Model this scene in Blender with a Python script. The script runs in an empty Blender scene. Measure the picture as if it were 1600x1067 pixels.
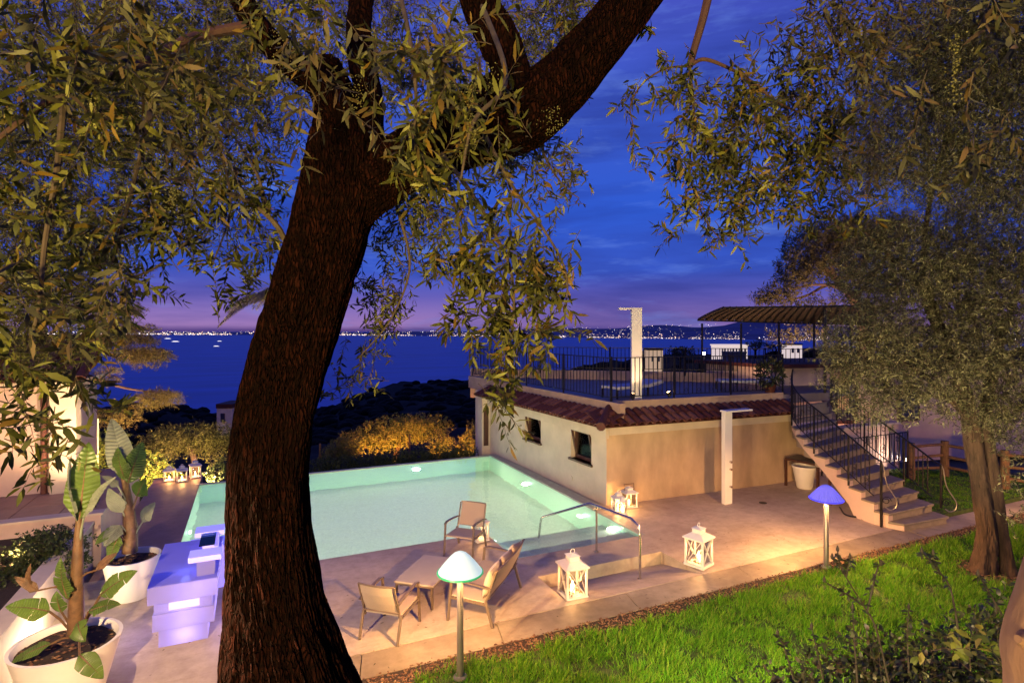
import bpy, bmesh, math, random
import numpy as np
from mathutils import Vector, Matrix, noise
R_ = math.radians
PI = math.pi
random.seed(7)
rng = np.random.default_rng(11)
S = bpy.context.scene
COL = S.collection

# ------------------------------------------------------------------ camera, world, exposure
cd = bpy.data.cameras.new('camera'); cam = bpy.data.objects.new('camera', cd); COL.objects.link(cam)
cam.location = (0, 0, 4.2); cam.rotation_euler = (PI/2, 0, R_(-24.7))
cd.lens = 20.025; cd.sensor_width = 36; cd.shift_y = -0.0109
cd.clip_start = 0.05; cd.clip_end = 60000
S.camera = cam
S.view_settings.view_transform = 'Standard'; S.view_settings.look = 'None'
S.view_settings.exposure = 0.32; S.view_settings.gamma = 1.0
S.view_settings.use_curve_mapping = False
S.cycles.use_denoising = True
S.cycles.max_bounces = 8; S.cycles.diffuse_bounces = 4; S.cycles.glossy_bounces = 3
S.cycles.transparent_max_bounces = 12; S.cycles.transmission_bounces = 4
S.cycles.caustics_reflective = False; S.cycles.caustics_refractive = True; S.cycles.blur_glossy = 1.0
S.cycles.sample_clamp_indirect = 3.0; S.cycles.sample_clamp_direct = 0.0
S.cycles.use_light_tree = True; S.cycles.use_adaptive_sampling = False

VR = Vector((math.cos(R_(24.7)), -math.sin(R_(24.7)), 0))   # across the garden
VF = Vector((math.sin(R_(24.7)), math.cos(R_(24.7)), 0))    # out towards the bay
VZ = Vector((0, 0, 1))

def srgb(r, g, b):
    f = lambda c: (c/12.92 if c <= .04045 else ((c+.055)/1.055)**2.4)
    return (f(r/255), f(g/255), f(b/255), 1)

W = bpy.data.worlds.new('World'); S.world = W; W.use_nodes = True
nt = W.node_tree; nt.nodes.clear()
def nn(t, **k):
    n = nt.nodes.new(t)
    for a, b in k.items(): setattr(n, a, b)
    return n
out = nn('ShaderNodeOutputWorld'); bg = nn('ShaderNodeBackground')
tc = nn('ShaderNodeTexCoord'); sp = nn('ShaderNodeSeparateXYZ')
nt.links.new(tc.outputs['Generated'], sp.inputs[0])
rp = nn('ShaderNodeValToRGB'); cr = rp.color_ramp
stops = [(0.0, (80,58,112)), (.008, (136,104,158)), (.03, (120,98,162)), (.058, (88,82,160)), (.10, (50,76,172)),
         (.20, (40,78,182)), (.36, (52,78,176)), (.52, (62,70,164)), (1.0, (50,58,150))]
cr.elements[0].position = stops[0][0]; cr.elements[0].color = srgb(*stops[0][1])
cr.elements[1].position = stops[-1][0]; cr.elements[1].color = srgb(*stops[-1][1])
for p, c in stops[1:-1]:
    e = cr.elements.new(p); e.color = srgb(*c)
nt.links.new(sp.outputs['Z'], rp.inputs[0])
# long layered clouds, darker and slightly purple
mp = nn('ShaderNodeMapping'); mp.inputs['Scale'].default_value = (1.3, 1.3, 8.5); mp.inputs['Location'].default_value = (3.1, .4, .2)
nz = nn('ShaderNodeTexNoise'); nz.inputs['Scale'].default_value = 1.7; nz.inputs['Detail'].default_value = 6; nz.inputs['Roughness'].default_value = .55; nz.inputs['Distortion'].default_value = .4
nt.links.new(tc.outputs['Generated'], mp.inputs[0]); nt.links.new(mp.outputs[0], nz.inputs['Vector'])
cm = nn('ShaderNodeValToRGB'); cm.color_ramp.elements[0].position = .42; cm.color_ramp.elements[1].position = .64
nt.links.new(nz.outputs['Fac'], cm.inputs[0])
mx = nn('ShaderNodeMix', data_type='RGBA'); mx.inputs[7].default_value = srgb(34, 44, 118)
cf = nn('ShaderNodeMath', operation='MULTIPLY'); cf.inputs[1].default_value = .62
nt.links.new(cm.outputs[0], cf.inputs[0]); nt.links.new(cf.outputs[0], mx.inputs[0])
nt.links.new(rp.outputs[0], mx.inputs[6])
# thin brighter breaks between the cloud layers
mp2 = nn('ShaderNodeMapping'); mp2.inputs['Scale'].default_value = (2.2, 2.2, 11); mp2.inputs['Location'].default_value = (.7, 2.3, 1.1)
nz2 = nn('ShaderNodeTexNoise'); nz2.inputs['Scale'].default_value = 2.0; nz2.inputs['Detail'].default_value = 7; nz2.inputs['Roughness'].default_value = .6
nt.links.new(tc.outputs['Generated'], mp2.inputs[0]); nt.links.new(mp2.outputs[0], nz2.inputs['Vector'])
cm2 = nn('ShaderNodeValToRGB'); cm2.color_ramp.elements[0].position = .54; cm2.color_ramp.elements[1].position = .80
nt.links.new(nz2.outputs['Fac'], cm2.inputs[0])
mx2 = nn('ShaderNodeMix', data_type='RGBA'); mx2.inputs[7].default_value = srgb(104, 136, 214)
cf2 = nn('ShaderNodeMath', operation='MULTIPLY'); cf2.inputs[1].default_value = .55
nt.links.new(cm2.outputs[0], cf2.inputs[0]); nt.links.new(cf2.outputs[0], mx2.inputs[0]); nt.links.new(mx.outputs[2], mx2.inputs[6])
nt.links.new(mx2.outputs[2], bg.inputs['Color']); bg.inputs['Strength'].default_value = 1.1
nt.links.new(bg.outputs[0], out.inputs[0])

def lamp(name, loc, power, color, radius=.05, parent=None, kind='POINT', aim=None, spot=None, blend=.4):
    l = bpy.data.lights.new(name, kind); l.energy = power; l.color = color
    l.shadow_soft_size = radius
    if kind == 'SPOT': l.spot_size = R_(spot); l.spot_blend = blend
    o = bpy.data.objects.new(name, l); COL.objects.link(o); o.location = loc
    if aim is not None:
        o.rotation_euler = (Vector(aim)-Vector(loc)).to_track_quat('-Z', 'Y').to_euler()
    if parent: o.parent = parent
    return o
WARM = (1.0, .50, .165); AMBER = (1.0, .47, .15)

# ------------------------------------------------------------------ materials
MATS = {}
def mat(name, col, rough=.6, var=.0, scale=8., bump=0., bscale=60., metal=0., emit=None, estr=0., col2=None, detail=5., spec=.5, stretch=None, mixlo=.35, mixhi=.65, trans=0., coat=0., island=None):
    m = bpy.data.materials.new(name); m.use_nodes = True
    t = m.node_tree; b = t.nodes['Principled BSDF']
    b.inputs['Roughness'].default_value = rough; b.inputs['Metallic'].default_value = metal
    b.inputs['Specular IOR Level'].default_value = spec
    if coat: b.inputs['Coat Weight'].default_value = coat
    def ramp(sock, c1, c2, lo, hi):
        r = t.nodes.new('ShaderNodeValToRGB'); r.color_ramp.elements[0].position = lo; r.color_ramp.elements[1].position = hi
        r.color_ramp.elements[0].color = c1; r.color_ramp.elements[1].color = c2
        t.links.new(sock, r.inputs[0]); return r.outputs[0]
    c4 = tuple(col)+(1,)
    if col2 is None: col2 = tuple(c*(1-var) for c in col)
    c2 = tuple(col2)+(1,)
    co = t.nodes.new('ShaderNodeTexCoord'); mp = t.nodes.new('ShaderNodeMapping')
    if stretch: mp.inputs['Scale'].default_value = stretch
    t.links.new(co.outputs['Object'], mp.inputs[0])
    if island is not None:
        g = t.nodes.new('ShaderNodeNewGeometry'); r = t.nodes.new('ShaderNodeValToRGB')
        while len(r.color_ramp.elements) < len(island): r.color_ramp.elements.new(.5)
        for i, c in enumerate(island):
            r.color_ramp.elements[i].position = i/(len(island)-1); r.color_ramp.elements[i].color = tuple(c)+(1,)
        t.links.new(g.outputs['Random Per Island'], r.inputs[0]); t.links.new(r.outputs[0], b.inputs['Base Color'])
    elif var > 0 or tuple(col2) != tuple(col):
        n = t.nodes.new('ShaderNodeTexNoise'); n.inputs['Scale'].default_value = scale; n.inputs['Detail'].default_value = detail; n.inputs['Roughness'].default_value = .6
        t.links.new(mp.outputs[0], n.inputs['Vector'])
        t.links.new(ramp(n.outputs['Fac'], c2, c4, mixlo, mixhi), b.inputs['Base Color'])
    else: b.inputs['Base Color'].default_value = c4
    if bump > 0:
        n2 = t.nodes.new('ShaderNodeTexNoise'); n2.inputs['Scale'].default_value = bscale; n2.inputs['Detail'].default_value = 4
        t.links.new(mp.outputs[0], n2.inputs['Vector'])
        bp = t.nodes.new('ShaderNodeBump'); bp.inputs['Strength'].default_value = bump; bp.inputs['Distance'].default_value = .02
        t.links.new(n2.outputs['Fac'], bp.inputs['Height']); t.links.new(bp.outputs[0], b.inputs['Normal'])
    if emit is not None:
        b.inputs['Emission Color'].default_value = tuple(emit)+(1,); b.inputs['Emission Strength'].default_value = estr
    if trans > 0:                                   # thin translucent leaf or shade
        tr = t.nodes.new('ShaderNodeBsdfTranslucent'); ms = t.nodes.new('ShaderNodeMixShader'); ms.inputs[0].default_value = trans
        o = [x for x in t.nodes if x.type == 'OUTPUT_MATERIAL'][0]
        if b.inputs['Base Color'].is_linked: t.links.new(b.inputs['Base Color'].links[0].from_socket, tr.inputs[0])
        else: tr.inputs[0].default_value = c4
        t.links.new(b.outputs[0], ms.inputs[1]); t.links.new(tr.outputs[0], ms.inputs[2]); t.links.new(ms.outputs[0], o.inputs[0])
    MATS[name] = m
    return m

def concrete(name, base, dark, joint=None):
    "poured deck: broad tone patches, fine stains, dark blotches"
    m = bpy.data.materials.new(name); m.use_nodes = True; t = m.node_tree; b = t.nodes['Principled BSDF']
    co = t.nodes.new('ShaderNodeTexCoord')
    def noi(s, d, r=.6, st=None):
        n = t.nodes.new('ShaderNodeTexNoise'); n.inputs['Scale'].default_value = s; n.inputs['Detail'].default_value = d; n.inputs['Roughness'].default_value = r
        if st:
            q = t.nodes.new('ShaderNodeMapping'); q.inputs['Scale'].default_value = st; t.links.new(co.outputs['Object'], q.inputs[0]); t.links.new(q.outputs[0], n.inputs['Vector'])
        else: t.links.new(co.outputs['Object'], n.inputs['Vector'])
        return n.outputs['Fac']
    def rmp(s, lo, hi, c1, c2):
        r = t.nodes.new('ShaderNodeValToRGB'); r.color_ramp.elements[0].position = lo; r.color_ramp.elements[1].position = hi
        r.color_ramp.elements[0].color = tuple(c1)+(1,); r.color_ramp.elements[1].color = tuple(c2)+(1,)
        t.links.new(s, r.inputs[0]); return r.outputs[0]
    a = rmp(noi(.55, 4), .35, .68, dark, base)
    s = rmp(noi(5, 9, .72), .3, .62, (.72, .70, .68), (1, 1, 1))
    s2 = rmp(noi(1.1, 8, .8, (1, 3.5, 1)), .28, .46, (.70, .66, .62), (1, 1, 1))
    def mul(x, y):
        k = t.nodes.new('ShaderNodeMix'); k.data_type = 'RGBA'; k.blend_type = 'MULTIPLY'; k.inputs[0].default_value = 1
        t.links.new(x, k.inputs[6]); t.links.new(y, k.inputs[7]); return k.outputs[2]
    t.links.new(mul(mul(a, s), s2), b.inputs['Base Color'])
    rr = t.nodes.new('ShaderNodeMapRange'); rr.inputs[3].default_value = .42; rr.inputs[4].default_value = .72
    t.links.new(noi(2.3, 5), rr.inputs[0]); t.links.new(rr.outputs[0], b.inputs['Roughness'])
    bp = t.nodes.new('ShaderNodeBump'); bp.inputs['Strength'].default_value = .18; bp.inputs['Distance'].default_value = .01
    t.links.new(noi(34, 6), bp.inputs['Height']); t.links.new(bp.outputs[0], b.inputs['Normal'])
    MATS[name] = m; return m

concrete('deck', (.55, .455, .355), (.38, .305, .235))
concrete('strip', (.40, .33, .24), (.15, .115, .075))
concrete('redwalk', (.30, .19, .16), (.22, .13, .11))
mat('plaster', (.60, .50, .40), .8, var=.20, detail=8, scale=1.6, bump=.12, bscale=90)
mat('lamplit_plaster', (.50, .36, .235), .8, var=.34, stretch=(1, 1, .45), scale=1.7, bump=.12, bscale=90, detail=8)  # plaster tinted orange for the lamplight on the front; streaks are stains
mat('pinkwall', (.58, .42, .35), .85, var=.15, scale=2, bump=.12, bscale=80)
mat('terra', (.085, .022, .015), .7, var=.5, scale=14, bump=.2, bscale=60, spec=.3)
mat('terrafloor', (.20, .16, .16), .6, var=.25, scale=2)
mat('parapet', (.44, .30, .22), .85, var=.2, scale=3, bump=.1)
mat('wood_dark', (.07, .025, .015), .5, var=.4, scale=9, stretch=(6, 6, 1))
mat('iron', (.022, .019, .018), .45, metal=.6, bump=.05, bscale=120)
mat('iron_light', (.30, .26, .22), .4, metal=.7)
mat('steel', (.55, .52, .48), .22, metal=1.0)
mat('white', (.76, .73, .68), .45, var=.05, scale=4)
mat('stone_tread', (.20, .165, .135), .6, var=.3, scale=7, bump=.08)
mat('stone_riser', (.25, .20, .155), .7, var=.25, scale=6)
mat('tile_wall', (.56, .80, .62), .35, var=.08, scale=30, detail=2)
mat('tile_pool', (.74, .77, .66), .35, var=.16, scale=22, detail=6, bump=.05, bscale=60)
mat('pool_edge', (.40, .40, .33), .5, var=.2, scale=6)
mat('soil', (.035, .018, .012), .95, var=.6, scale=30, bump=.6, bscale=60)
mat('earth', (.10, .075, .04), .95, var=.6, scale=12, bump=.5, bscale=40)
mat('gravel', (.22, .15, .09), .9, island=[(.07,.028,.018), (.17,.09,.05), (.10,.04,.025), (.26,.16,.09)])
mat('lawn_base', (.045, .075, .012), .95, var=.5, scale=9, bump=.4, bscale=50)
mat('blade', (.1, .2, .02), .6, spec=.25, trans=.35, island=[(.012,.055,.003), (.07,.24,.006), (.13,.36,.010), (.20,.36,.022), (.035,.14,.004), (.10,.30,.006), (.26,.27,.06)])
mat('olive_leaf', (.1, .12, .04), .55, spec=.35, trans=.28, island=[(.014,.016,.003), (.06,.062,.008), (.20,.19,.034), (.03,.028,.005), (.11,.11,.014), (.012,.012,.002), (.045,.05,.006), (.18,.10,.014), (.02,.022,.004), (.24,.23,.05)])
mat('olive_leaf_dark', (.05, .05, .02), .6, spec=.3, trans=.15, island=[(.02,.018,.008), (.05,.045,.018), (.085,.05,.02), (.035,.035,.012), (.10,.09,.04)])
mat('olive_leaf_grey', (.1, .12, .06), .6, spec=.3, trans=.25, island=[(.018,.020,.004), (.07,.072,.014), (.16,.15,.04), (.035,.032,.006), (.23,.21,.065), (.015,.014,.003), (.09,.09,.017)])
mat('olive_leaf_silver', (.1, .12, .06), .6, spec=.3, trans=.2, island=[(.016,.018,.007), (.06,.064,.026), (.13,.13,.062), (.03,.03,.011), (.21,.20,.11), (.014,.014,.006), (.085,.088,.036)])
mat('olive_flower', (.14, .125, .03), .7, var=.3, scale=40)
mat('needle', (.1, .09, .02), .7, spec=.2, trans=.2, island=[(.07,.06,.02), (.13,.10,.03), (.18,.13,.05), (.09,.08,.02)])
mat('cedar', (.2, .15, .04), .7, spec=.2, trans=.25, island=[(.16,.12,.035), (.24,.17,.05), (.30,.21,.07), (.12,.10,.025)])
mat('shrub', (.08, .10, .02), .55, spec=.3, trans=.25, island=[(.05,.07,.012), (.09,.11,.02), (.13,.14,.03), (.16,.12,.03)])
mat('hedge', (.03, .055, .015), .5, spec=.35, trans=.2, island=[(.018,.03,.008), (.035,.055,.014), (.055,.075,.02)])
mat('dark_leaf', (.02, .03, .012), .45, spec=.45, trans=.12, island=[(.010,.014,.007), (.022,.028,.010), (.035,.045,.012), (.03,.018,.012)])
mat('banana_leaf', (.13, .21, .035), .38, spec=.5, trans=.42, var=.35, scale=5, stretch=(1, 1, 1))
mat('banana_grey', (.26, .29, .20), .5, spec=.4, trans=.25, var=.3, scale=6)
mat('banana_stem', (.16, .085, .035), .6, var=.5, scale=10, bump=.3, bscale=30)
mat('twig', (.07, .045, .028), .8, var=.4, scale=20)
mat('twig_red', (.065, .026, .016), .7, var=.3, scale=12, bump=.15)
mat('rose_stem', (.02, .014, .010), .7)
mat('wood_post', (.16, .085, .04), .8, var=.5, scale=10, stretch=(3, 3, .6), bump=.3, bscale=30)
mat('alu', (.20, .155, .12), .38, metal=.5)
mat('textile', (.42, .34, .27), .85, var=.12, scale=120, bump=.1, bscale=220)
mat('table_top', (.40, .35, .29), .5, var=.08, scale=5)
mat('cushion', (.56, .47, .38), .9, var=.12, scale=60, bump=.1, bscale=150)
mat('stripe', (.16, .07, .06), .9)
mat('candle', (.8, .6, .3), .5, emit=(1, .55, .20), estr=5.0)
mat('flame', (1, .7, .3), .5, emit=(1, .60, .24), estr=40.0)
mat('shells', (.36, .25, .12), .7, var=.6, scale=60, bump=.5, bscale=60)
mat('lamp_mint', (.55, .62, .58), .4, emit=(.78, 1.0, .92), estr=.50, trans=.01)
mat('lamp_rim_green', (.05, .5, .2), .35, emit=(.02, .50, .16), estr=.35)
mat('lamp_rim_blue', (.05, .06, .7), .35, emit=(.05, .04, .95), estr=.9)
mat('led_white', (.44, .42, .62), .35, emit=(.36, .27, .92), estr=.26, trans=.65)
mat('led_top', (.42, .42, .80), .3, emit=(.10, .10, .88), estr=.20, trans=.6)
mat('led_bright', (.5, .5, .7), .35, emit=(.50, .44, 1.0), estr=.62)
mat('led_blue', (.55, .55, .9), .3, emit=(.13, .15, .85), estr=.62)
mat('flood', (1, 1, 1), .5, emit=(1, .93, .88), estr=60.)
mat('villa_lit', (.75, .68, .62), .8, emit=(1.0, .80, .66), estr=.55)  # glowing walls stand in for the floodlight on them
mat('villa_warm', (.6, .45, .3), .8, emit=(1.0, .66, .34), estr=.35)  # warm lamplight put into the wall as its own glow
mat('villa_window', (.03, .03, .05), .3)
mat('villa_wall', (.10, .085, .09), .8)
mat('canvas', (.22, .14, .10), .9, var=.3, scale=5, trans=.15)
mat('lounger_white', (.40, .40, .46), .8)
mat('hull', (.6, .6, .62), .5, emit=(1, .93, .85), estr=1.1)  # whole hull glows in place of the boat's lights
mat('blackhose', (.012, .012, .014), .4)
mat('water_steel', (.5, .5, .46), .3, metal=.9)
mat('trunk_bark', (.021, .0058, .004), .9, col2=(.006, .002, .0018), scale=16, stretch=(1, 1, .22), bump=.7, bscale=40, spec=.02)
def plates(name, sc, st, depth, dark):
    "cracks between bark plates over the tone already there"
    t = MATS[name].node_tree; b = t.nodes['Principled BSDF']; co = t.nodes.new('ShaderNodeTexCoord'); q = t.nodes.new('ShaderNodeMapping'); q.inputs['Scale'].default_value = st
    wn = t.nodes.new('ShaderNodeTexNoise'); wn.inputs['Scale'].default_value = 7; mxv = t.nodes.new('ShaderNodeMix'); mxv.data_type = 'VECTOR'; mxv.inputs[0].default_value = .06
    t.links.new(co.outputs['Object'], wn.inputs['Vector']); t.links.new(co.outputs['Object'], mxv.inputs[4]); t.links.new(wn.outputs['Color'], mxv.inputs[5]); t.links.new(mxv.outputs[1], q.inputs[0])
    v = t.nodes.new('ShaderNodeTexVoronoi'); v.feature = 'DISTANCE_TO_EDGE'; v.inputs['Scale'].default_value = sc; t.links.new(q.outputs[0], v.inputs['Vector'])
    r = t.nodes.new('ShaderNodeMapRange'); r.inputs[2].default_value = .26; r.clamp = True; t.links.new(v.outputs['Distance'], r.inputs[0])
    k = t.nodes.new('ShaderNodeMix'); k.data_type = 'RGBA'; k.blend_type = 'MIX'; src = b.inputs['Base Color'].links[0].from_socket
    k.inputs[6].default_value = tuple(dark)+(1,); t.links.new(src, k.inputs[7]); t.links.new(r.outputs[0], k.inputs[0]); t.links.new(k.outputs[2], b.inputs['Base Color'])
    bp = t.nodes.new('ShaderNodeBump'); bp.inputs['Strength'].default_value = 1; bp.inputs['Distance'].default_value = depth; t.links.new(r.outputs[0], bp.inputs['Height'])
    if b.inputs['Normal'].is_linked: t.links.new(b.inputs['Normal'].links[0].from_socket, bp.inputs['Normal'])
    t.links.new(bp.outputs[0], b.inputs['Normal'])
plates('trunk_bark', 66, (1, 1, .17), .016, (.005, .0025, .002))
mat('olive_bark', (.07, .042, .03), .9, col2=(.03, .019, .014), scale=9, stretch=(1, 1, .35), bump=.6, bscale=26, spec=.2)
mat('pale_bark', (.26, .15, .10), .85, col2=(.13, .065, .045), scale=7, stretch=(1, 1, .35), bump=.4, bscale=22, detail=8)
mat('palm', (.2, .15, .06), .6, trans=.2, island=[(.14,.10,.04), (.24,.17,.08), (.18,.15,.06)])
mat('city_hill', (.15, .12, .22), .95, var=.4, scale=.002)  # purple distance haze is put into the hill colour
mat('wood_mass', (.008, .010, .007), .95, var=.6, scale=.25, bump=.8, bscale=1.2, spec=.1)
for n_ in ('hull',): MATS[n_].cycles.emission_sampling = 'NONE'

def glass_mat(name, tint, opacity, rough=.05):
    m = bpy.data.materials.new(name); m.use_nodes = True; t = m.node_tree; t.nodes.clear()
    o = t.nodes.new('ShaderNodeOutputMaterial'); tr = t.nodes.new('ShaderNodeBsdfTransparent'); gl = t.nodes.new('ShaderNodeBsdfGlossy')
    tr.inputs[0].default_value = tuple(tint)+(1,); gl.inputs['Roughness'].default_value = rough
    f = t.nodes.new('ShaderNodeFresnel'); f.inputs['IOR'].default_value = 1.33
    ms = t.nodes.new('ShaderNodeMixShader'); t.links.new(f.outputs[0], ms.inputs[0]); t.links.new(tr.outputs[0], ms.inputs[1]); t.links.new(gl.outputs[0], ms.inputs[2])
    t.links.new(ms.outputs[0], o.inputs[0]); MATS[name] = m
    return m, t, gl, f
glass_mat('glass', (.93, .95, .95), .1)
# pool water bends the view of the floor and mirrors a little of the sky
m = bpy.data.materials.new('pool_water'); m.use_nodes = True; t = m.node_tree; b = t.nodes['Principled BSDF']
b.inputs['Base Color'].default_value = (.90, .985, .955, 1); b.inputs['Roughness'].default_value = .0; b.inputs['IOR'].default_value = 1.33; b.inputs['Transmission Weight'].default_value = 1.0
gc = t.nodes.new('ShaderNodeTexCoord'); gn = t.nodes.new('ShaderNodeTexNoise'); gn.inputs['Scale'].default_value = 3.2; gn.inputs['Detail'].default_value = 3
gb = t.nodes.new('ShaderNodeBump'); gb.inputs['Strength'].default_value = .30; gb.inputs['Distance'].default_value = .03
t.links.new(gc.outputs['Object'], gn.inputs['Vector']); t.links.new(gn.outputs['Fac'], gb.inputs['Height']); t.links.new(gb.outputs[0], b.inputs['Normal'])
MATS['pool_water'] = m
# sea: dark blue body, wind-ruffled
m = bpy.data.materials.new('sea'); m.use_nodes = True; t = m.node_tree; b = t.nodes['Principled BSDF']
b.inputs['Roughness'].default_value = .38; b.inputs['IOR'].default_value = 1.33
b.inputs['Base Color'].default_value = (.004, .035, .33, 1)
c_ = t.nodes.new('ShaderNodeTexCoord'); q_ = t.nodes.new('ShaderNodeMapping'); q_.inputs['Scale'].default_value = (.004, .012, 1)
n_ = t.nodes.new('ShaderNodeTexNoise'); n_.inputs['Scale'].default_value = 1.; n_.inputs['Detail'].default_value = 8
r_ = t.nodes.new('ShaderNodeValToRGB'); r_.color_ramp.elements[0].position = .35; r_.color_ramp.elements[1].position = .7
r_.color_ramp.elements[0].color = (.005, .042, .31, 1); r_.color_ramp.elements[1].color = (.012, .08, .50, 1)
t.links.new(c_.outputs['Object'], q_.inputs[0]); t.links.new(q_.outputs[0], n_.inputs['Vector']); t.links.new(n_.outputs['Fac'], r_.inputs[0]); t.links.new(r_.outputs[0], b.inputs['Base Color'])
MATS['sea'] = m
# city lights: each point its own tint
m = bpy.data.materials.new('city_light'); m.use_nodes = True; t = m.node_tree; b = t.nodes['Principled BSDF']
g_ = t.nodes.new('ShaderNodeNewGeometry'); r_ = t.nodes.new('ShaderNodeValToRGB')
cl = [(1, .62, .36), (1, .80, .62), (1, .9, .85), (1, .55, .34), (.9, .85, 1)]
while len(r_.color_ramp.elements) < 5: r_.color_ramp.elements.new(.5)
for i, c in enumerate(cl): r_.color_ramp.elements[i].position = i/4; r_.color_ramp.elements[i].color = c+(1,)
t.links.new(g_.outputs['Random Per Island'], r_.inputs[0]); t.links.new(r_.outputs[0], b.inputs['Emission Color']); rn_ = t.nodes.new('ShaderNodeMath'); rn_.operation = 'MULTIPLY_ADD'; rn_.inputs[1].default_value = 4.8; rn_.inputs[2].default_value = .6
pw_ = t.nodes.new('ShaderNodeMath'); pw_.operation = 'POWER'; pw_.inputs[1].default_value = 2.2
fr_ = t.nodes.new('ShaderNodeMath'); fr_.operation = 'FRACT'; ml_ = t.nodes.new('ShaderNodeMath'); ml_.operation = 'MULTIPLY'; ml_.inputs[1].default_value = 13.7
t.links.new(g_.outputs['Random Per Island'], ml_.inputs[0]); t.links.new(ml_.outputs[0], fr_.inputs[0]); t.links.new(fr_.outputs[0], pw_.inputs[0]); t.links.new(pw_.outputs[0], rn_.inputs[0]); t.links.new(rn_.outputs[0], b.inputs['Emission Strength'])
b.inputs['Base Color'].default_value = (0, 0, 0, 1)
m.cycles.emission_sampling = 'NONE'; MATS['city_light'] = m

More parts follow.
